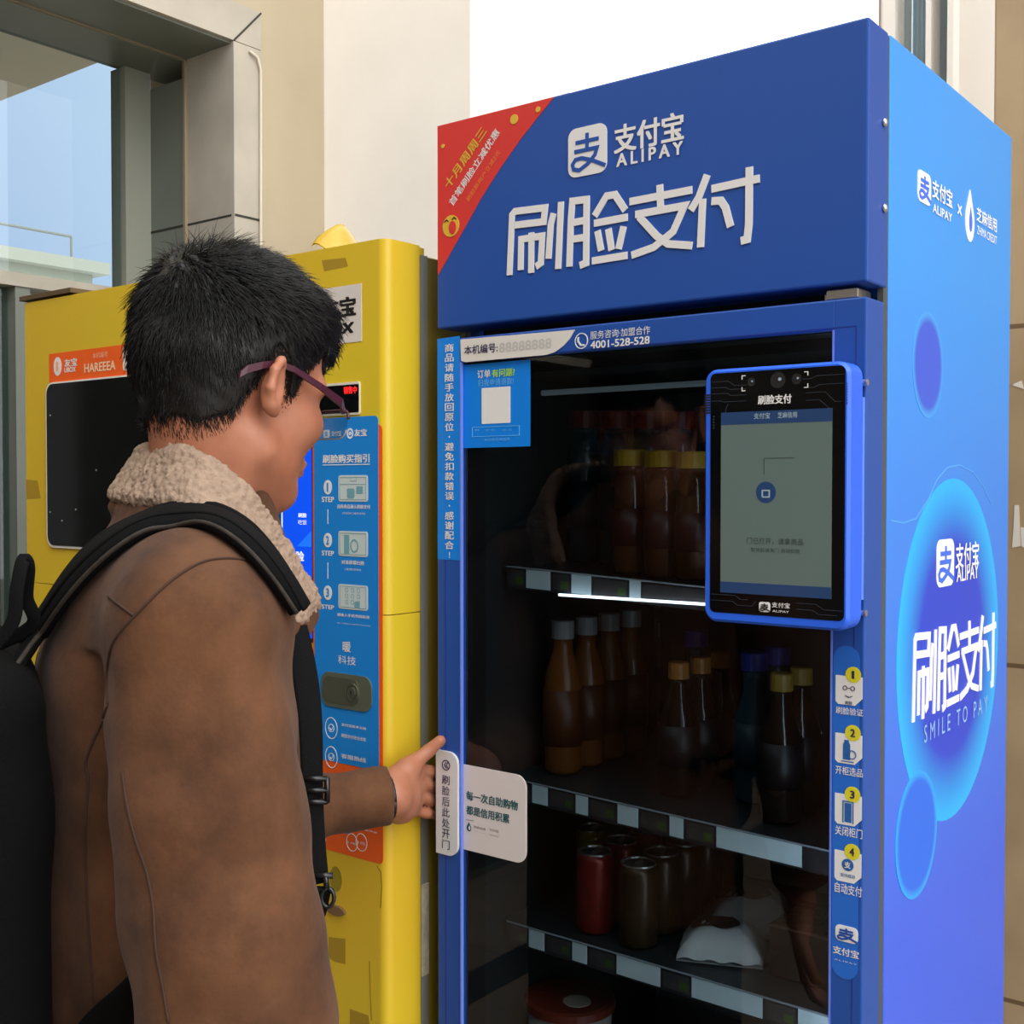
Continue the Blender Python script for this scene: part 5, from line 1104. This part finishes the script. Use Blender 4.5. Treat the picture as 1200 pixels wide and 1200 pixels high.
while cnt_ < 22000:
    q = rg.normal(size=3); q /= np.linalg.norm(q)
    o = H(0, 0, .04); d = HR.T @ q
    hb = BBv.ray_cast(Vector(o + d * .25), Vector(-d))
    if hb[0] is None: continue
    p0 = np.array(hb[0]); Q0 = HR @ (p0 - HC)
    if np.linalg.norm(Q0 * [1, 1, 1] - [0, 0, .04]) > .15: continue
    hl = hairline(Q0[None])[0]
    if hl < -.006 or (hl < .004 and rg.rand() < .5) or (hl > .04 and rg.rand() < .5): continue
    if abs(Q0[1]) > .079 and Q0[2] < .04: continue
    hh = HBv.ray_cast(Vector(o + d * .25), Vector(-d)); 
    nn = q; top = np.clip((Q0[2] - .05) / .06, 0, 1); back = np.clip((-Q0[0] - .02) / .06, 0, 1)
    fl = Q0 - CROWN; fl = fl - nn * (fl @ nn); fl /= np.linalg.norm(fl) + 1e-6
    fl = fl * (1 - .45 * top) + np.array([.9, -.12, .1]) * top * .8 + np.array([0, 0, -.5]) * (1 - top); fl = fl - nn * (fl @ nn) * .9; fl /= np.linalg.norm(fl) + 1e-6; fl += rg.normal(size=3) * (.16 + .5 * max(0, 1 - np.linalg.norm(Q0 - CROWN) / .035))
    Ls = (.007 + .017 * top + .012 * back * np.clip((Q0[2] + .02) / .05, 0, 1)) * (0.7 + .6 * rg.rand())
    if hl < .02: Ls = min(max(Ls, .006), .005 + .45 * max(hl, 0)) * (1.5 if Q0[0] < -.03 else 1)
    base = Q0
    if hh[0] is not None and Ls > .012: Qh = HR @ (np.array(hh[0]) - HC); base = Q0 + (Qh - Q0) * .75
    pts = []; p = base.copy(); dirv = nn * (.36 if top > .5 else .28) + fl * .9; dirv /= np.linalg.norm(dirv)
    for s_ in range(4):
        pts.append(H(*p)); p = p + dirv * Ls / 3; dirv = dirv * .8 + fl * .25 - nn * .16; dirv /= np.linalg.norm(dirv)
    w_ = .00042 if Ls < .012 else .00075; n0 = len(SV)
    side = np.cross(pts[1] - pts[0], HR.T @ nn); side /= np.linalg.norm(side) + 1e-9; nw = HR.T @ nn
    for i, pt in enumerate(pts):
        rr = w_ * (1 - .85 * i / 3)
        SV += [pt + side * rr, pt - side * rr * .5 + nw * rr * .87, pt - side * rr * .5 - nw * rr * .87]
    for i in range(3):
        for k in range(3): SF.append((n0 + i * 3 + k, n0 + i * 3 + (k + 1) % 3, n0 + i * 3 + 3 + (k + 1) % 3, n0 + i * 3 + 3 + k))
    cnt_ += 1
CF = hV[hF]; CC = CF.mean(1); CNn = np.cross(CF[:, 2] - CF[:, 0], CF[:, 3] - CF[:, 1]); CNn /= np.linalg.norm(CNn, axis=1)[:, None] + 1e-12
for i in rg.randint(0, len(CC), 16000):
    Q0 = HR @ (CC[i] - HC); nn = HR @ CNn[i]
    if nn @ (Q0 - np.array([0, 0, .03])) < 0: continue
    top = np.clip((Q0[2] - .055) / .05, 0, 1); fl = Q0 - CROWN; fl = fl / (np.linalg.norm(fl) + 1e-6); fl = fl * (1 - .4 * top) + np.array([.8, -.1, -.35 if Q0[0] > .085 else .1]) * top * .8 + np.array([0, 0, -.5]) * (1 - top)
    fl = fl - nn * (fl @ nn); fl /= np.linalg.norm(fl) + 1e-6; fl = fl + rg.normal(size=3) * .18; Ls = (.012 + .010 * top) * (.6 + .7 * rg.rand()); p = Q0 - nn * .002; dirv = nn * .3 + fl * .9; dirv /= np.linalg.norm(dirv); pts = []
    for s_ in range(4): pts.append(H(*p)); p = p + dirv * Ls / 3; dirv = dirv * .8 + fl * .3 - nn * .12; dirv /= np.linalg.norm(dirv)
    n0 = len(SV); nw = CNn[i]; side = np.cross(pts[1] - pts[0], nw); side /= np.linalg.norm(side) + 1e-9
    for j, pt in enumerate(pts):
        rr = .0007 * (1 - .85 * j / 3); SV += [pt + side * rr, pt - side * rr * .5 + nw * rr * .87, pt - side * rr * .5 - nw * rr * .87]
    for j in range(3):
        for k in range(3): SF.append((n0 + j * 3 + k, n0 + j * 3 + (k + 1) % 3, n0 + j * 3 + 3 + (k + 1) % 3, n0 + j * 3 + 3 + k))
fastmesh('hair_strands', np.array(SV), np.array(SF), hair_m, hairo)
# eyes, brows, lips
for s in (-1, 1):
    e = MB(); bm = bmesh.new(); bmesh.ops.create_uvsphere(bm, u_segments=16, v_segments=10, radius=.0105)
    e.add([H(.0755 + q.co.x, s * .031 + q.co.y, .0115 + q.co.z) for q in bm.verts], [[q.index for q in f.verts] for f in bm.faces]); bm.free(); ey = e.build('eye', mat('eye_white', (216, 208, 200), .2), man, True)
    k = MB(); k.add([H(.0864, s * .031 + .005 * math.cos(a), .010 + .005 * math.sin(a)) for a in np.linspace(0, 2 * PI, 17)[:-1]], [list(range(16))]); k.build('iris', mat('iris_dark', (30, 18, 12), .1), ey)
    k = MB(); k.tube([H(.095, s * .016, .033), H(.094, s * .03, .038), H(.080, s * .05, .035)], [.0022, .003, .001], 6).build('eyebrow', hair_m, man, True)
# ------------------------------------------------------------------ what he wears and carries
# eyeglasses
gl_m = mat('frame_plum', (70, 32, 48), .3); eg = thing('eyeglasses', 'plum coloured half-rim eyeglasses worn by the man', 'glasses', tuple(H(.11, 0, .012)))
def bar(mb, pts, w, h_, up=None):                  # flat bar along points, w along head-up, h sideways
    V = []; n = len(pts)
    for i, p in enumerate(pts):
        ww = w[i] if hasattr(w, '__len__') else w
        for a, c in ((-1, -1), (1, -1), (1, 1), (-1, 1)): V.append(p + HL * a * h_ / 2 + HU * c * ww / 2)
    Fs = [(i * 4 + k, i * 4 + (k + 1) % 4, i * 4 + 4 + (k + 1) % 4, i * 4 + 4 + k) for i in range(n - 1) for k in range(4)] + [(3, 2, 1, 0), tuple((n - 1) * 4 + k for k in range(4))]
    return mb.add(V, Fs)
for s in (-1, 1):
    k = MB(); bar(k, [H(*p) for p in ((-.052, s * .0835, .004), (-.046, s * .0845, .011), (-.03, s * .0855, .020), (-.012, s * .0835, .028), (.01, s * .0835, .0285), (.05, s * .080, .023), (.088, s * .072, .017), (.100, s * .062, .014))], [.006, .0085, .0075, .006, .006, .0065, .009, .0085], .0032).build('temple', gl_m, eg)
    ctr = (.114, s * .033, .004); k = MB(); P = [H(ctr[0] - .11 * (abs(a_) ** 2) * 1.0 + 0 * a_, ctr[1] + a_, ctr[2] + b_) for a_, b_ in [(dx if s > 0 else -dx, dz) for dx, dz in rrect(-.027, -.019, .024, .013, .010, 5)]]
    n = len(P); k.add(P + [p - HF * .0016 for p in P], [list(range(n)), list(range(n, 2 * n))[::-1]] + [(i, i + n, (i + 1) % n + n, (i + 1) % n) for i in range(n)]); k.build('lens', glass('lens_glass_%d' % (s + 1), (.80, .86, .84), 2.1), eg)
    k = MB(); k.tube([p + HF * .0002 for p, (a_, b_) in zip(P, rrect(-.027, -.019, .024, .013, .010, 5)) if b_ > -.006] , .0016, 6).build('rim', gl_m, eg, True)
    k = MB(); k.tube([p for p, (a_, b_) in zip(P, rrect(-.027, -.019, .024, .013, .010, 5)) if b_ <= -.004], .0008, 6).build('lower_rim', mat('rim_pale', (150, 150, 146), .3), eg, True)
    k = MB(); k.tube([H(.100, s * .062, .014), H(.106, s * .056, .013)], .0035, 6).build('hinge', gl_m, eg, True)
k = MB(); k.tube([H(.110, -.009, .012), H(.115, 0, .015), H(.110, .009, .012)], .0018, 6).build('bridge', gl_m, eg, True)
# wristband
k = MB(); wa = LWR + (LWR - LEL) / np.linalg.norm(LWR - LEL) * -.004; ax = (LWR - LEL) / np.linalg.norm(LWR - LEL); u_ = np.cross(ax, UPZ); u_ /= np.linalg.norm(u_); w_ = np.cross(ax, u_)
pts = [wa + (u_ * math.cos(a) + w_ * math.sin(a)) * .0272 for a in np.linspace(0, 2 * PI, 25)]; k.tube(pts, .0035, 8); props(k.build('wristband', mat('band_black', (16, 15, 15), .5), None, True), 'thin black wristband on the reaching hand at the cuff', 'wristband')

# backpack
bpk = thing('backpack', 'black backpack on the back of the man in the brown jacket', 'backpack', tuple(B(-.26, 0, 1.0)))
bk_m = mat('pack_black', (7, 7, 8), .9, var=.25, scale=300, bump=.3, bscale=500, spec=.12); web_m = mat('webbing_black', (7, 7, 8), .8, bump=.4, bscale=700, spec=.15); pip = mat('piping_worn', (40, 33, 27), .8, var=.4, scale=120)
RB = np.stack([BFW, BLF, UPZ])
def packf(P):
    d = rbox(P, B(-.225, -.01, 1.165), (.100, .185, .235), .05, RB); d = smin(d, rbox(P, B(-.325, .0, 1.08), (.045, .14, .14), .035, RB), .02); return d + vnoise(P, 12, 3) * .005
pp = np.stack([B(a, b_, c) for a in (-.42, -.08) for b_ in (-.24, .24) for c in (.88, 1.46)]); kV, kF = sdf_mesh(packf, pp.min(0), pp.max(0), .006)
fastmesh('pack_body', relax(kV, kF, 2), kF, bk_m, bpk)
k = MB(); zp = [B(-.325 + .02 * math.cos(a), .157 * math.cos(a), 1.16 + .225 * math.sin(a)) for a in np.linspace(-.2 * PI, 1.2 * PI, 40)]; PB = bvh_of(kV, kF); zp = [np.array(PB.find_nearest(Vector(p))[0]) for p in zp]; k.tube(smooth_arr(zp, 3), .004, 6).build('zip', mat('zip_black', (30, 30, 32), .35), bpk, True)
def near(p, lift=.004):
    h_ = JB.find_nearest(Vector(p)); return np.array(h_[0]) + np.array(h_[1]) * lift, np.array(h_[1])
def strap(name, centres, normals, w, th, m, parent, piping=None):
    C = np.array(centres); N = np.array(normals); n = len(C); V = []; Fs = []; eL = []; eR = []; prof = []
    for a in range(12): an = 2 * PI * a / 12; prof.append((abs(math.cos(an)) ** .5 * math.copysign(1, math.cos(an)), abs(math.sin(an)) ** .6 * math.copysign(1, math.sin(an))))
    for i in range(n):
        t_ = C[min(i + 1, n - 1)] - C[max(i - 1, 0)]; t_ /= np.linalg.norm(t_) + 1e-9; nn = N[i] - t_ * (N[i] @ t_); nn /= np.linalg.norm(nn) + 1e-9; sd = np.cross(t_, nn); ww = w[i] if hasattr(w, '__len__') else w
        for a, c in prof: V.append(C[i] + sd * a * ww / 2 + nn * c * th / 2)
        eL.append(C[i] + sd * ww * .47 + nn * th * .15); eR.append(C[i] - sd * ww * .47 + nn * th * .15)
    for i in range(n - 1):
        for q in range(12): Fs.append((i * 12 + q, i * 12 + (q + 1) % 12, i * 12 + 12 + (q + 1) % 12, i * 12 + 12 + q))
    Fs += [tuple(range(12))[::-1], tuple((n - 1) * 12 + q for q in range(12))]
    o = mesh(name, V, Fs, m, parent, True)
    bm = bmesh.new(); bm.from_mesh(o.data); bmesh.ops.recalc_face_normals(bm, faces=bm.faces[:]); bm.to_mesh(o.data); bm.free()
    if piping is not None:
        k = MB(); k.tube(smooth_arr(eL, 4), .0024, 6).tube(smooth_arr(eR, 4), .0024, 6).build('piping', piping, o, True)
    return o
# padded right strap: over the shoulder, taken off the jacket surface
ctr = [(58, 745), (80, 706), (105, 672), (135, 646), (165, 628), (195, 617), (225, 613), (252, 618), (278, 636), (302, 662), (322, 690), (336, 716)]
cs = []; ns = []
for u, v in dense(ctr, 5):
    h_ = hit(u, v, .011)
    if h_ is not None: cs.append(h_[0]); ns.append(h_[1])
cs = smooth_arr(cs, 24); ns = smooth_arr(ns, 40)
cs = np.concatenate([[B(-.165, -.10, 1.36), (B(-.165, -.10, 1.36) + cs[0]) / 2], cs]); ns = np.concatenate([[ns[0]] * 2, ns]); cs = smooth_arr(cs, 3)
wd = np.interp(np.linspace(0, 1, len(cs)), [0, .7, .88, 1], [.054, .054, .044, .026])
so = strap('shoulder_strap', cs, ns, wd, .014, bk_m, bpk, pip)
strap('strap_webbing', cs[2:] + ns[2:] * .0075, ns[2:], .020, .004, web_m, so)
# left strap: the mirror image over the far shoulder
def mirb(p): return p - BLF * 2 * ((p - TC) @ BLF)
c2 = []; n2_ = []
for p in cs[2:]:
    q, nn = near(mirb(p), .007); c2.append(q); n2_.append(nn)
c2 = smooth_arr(np.concatenate([[B(-.165, .10, 1.36)], c2]), 8); n2_ = smooth_arr(np.concatenate([[n2_[0]], n2_]), 12)
strap('shoulder_strap', c2, n2_, .054, .014, bk_m, bpk, pip)
# webbing down the chest front, slider, hook, and under-arm strap
def fw_pts(pl): return [M(u, v, d) for u, v, d in pl]
wp = dense(fw_pts([(345, 735, 1.135), (357, 790, 1.125), (364, 850, 1.115), (366, 925, 1.11), (370, 990, 1.11), (375, 1035, 1.11)]), 5)
nw_ = -DH * .9 + RH * .43
strap('chest_webbing', wp, [nw_] * len(wp), np.interp(np.linspace(0, 1, len(wp)), [0, .25, .6, 1], [.026, .025, .021, .018]), .004, web_m, bpk)
k = MB(); c_ = M(366, 926, 1.104); e1 = RH; 
for dz in (.011, 0, -.011): k.tube([c_ - e1 * .014 + UPZ * dz, c_ + e1 * .014 + UPZ * dz], .0028, 6)
for sx in (-1, 1): k.tube([c_ + e1 * .014 * sx + UPZ * .012, c_ + e1 * .014 * sx - UPZ * .012], .0028, 6)
k.build('slider_buckle', mat('buckle_black', (20, 20, 21), .3), bpk, True)
k = MB(); c_ = M(379, 1026, 1.105); k.tube([c_ - RH * .009, c_ + RH * .009], .003, 6).tube([c_ + RH * .002, c_ + RH * .003 - UPZ * .012], .003, 6)
k.tube([c_ + RH * (.004 + .006 * math.sin(a)) + UPZ * (-.021 + .009 * math.cos(a)) for a in np.linspace(0, 2 * PI, 17)], .0022, 6).build('snap_hook', mat('hook_grey', (52, 52, 54), .25, metal=.6), bpk, True)
ua = dense([M(374, 1040, 1.105), M(366, 1075, 1.13), B(.12, -.10, 1.12), B(.05, -.168, 1.09), B(-.05, -.165, 1.03), B(-.13, -.14, .985)], 6)
strap('under_arm_webbing', ua, [-(DH) * .8 + RH * .2] * len(ua), .024, .004, web_m, bpk)
wc = []; wn_ = []
for p_ in dense([B(-.145, -.17, .985), B(-.10, -.19, 1.045), B(-.06, -.195, 1.095), B(-.01, -.195, 1.13)], 5):
    q_, nq = near(p_, .004); wc.append(q_); wn_.append(nq)
wc = smooth_arr(wc, 6); strap('side_wing', wc, [-BLF] * len(wc), np.interp(np.linspace(0, 1, len(wc)), [0, 1], [.10, .06]), .006, bk_m, bpk)
# top loop handle
hp_ = dense([B(-.19, -.10, 1.385), M(12, 735, 1.05), M(20, 690, 1.05), M(27, 657, 1.055), M(33, 665, 1.06), M(31, 700, 1.07), M(36, 735, 1.08), B(-.19, -.04, 1.39)], 6)
strap('grab_loop', hp_, [-DH] * len(hp_), .013, .004, web_m, bpk)
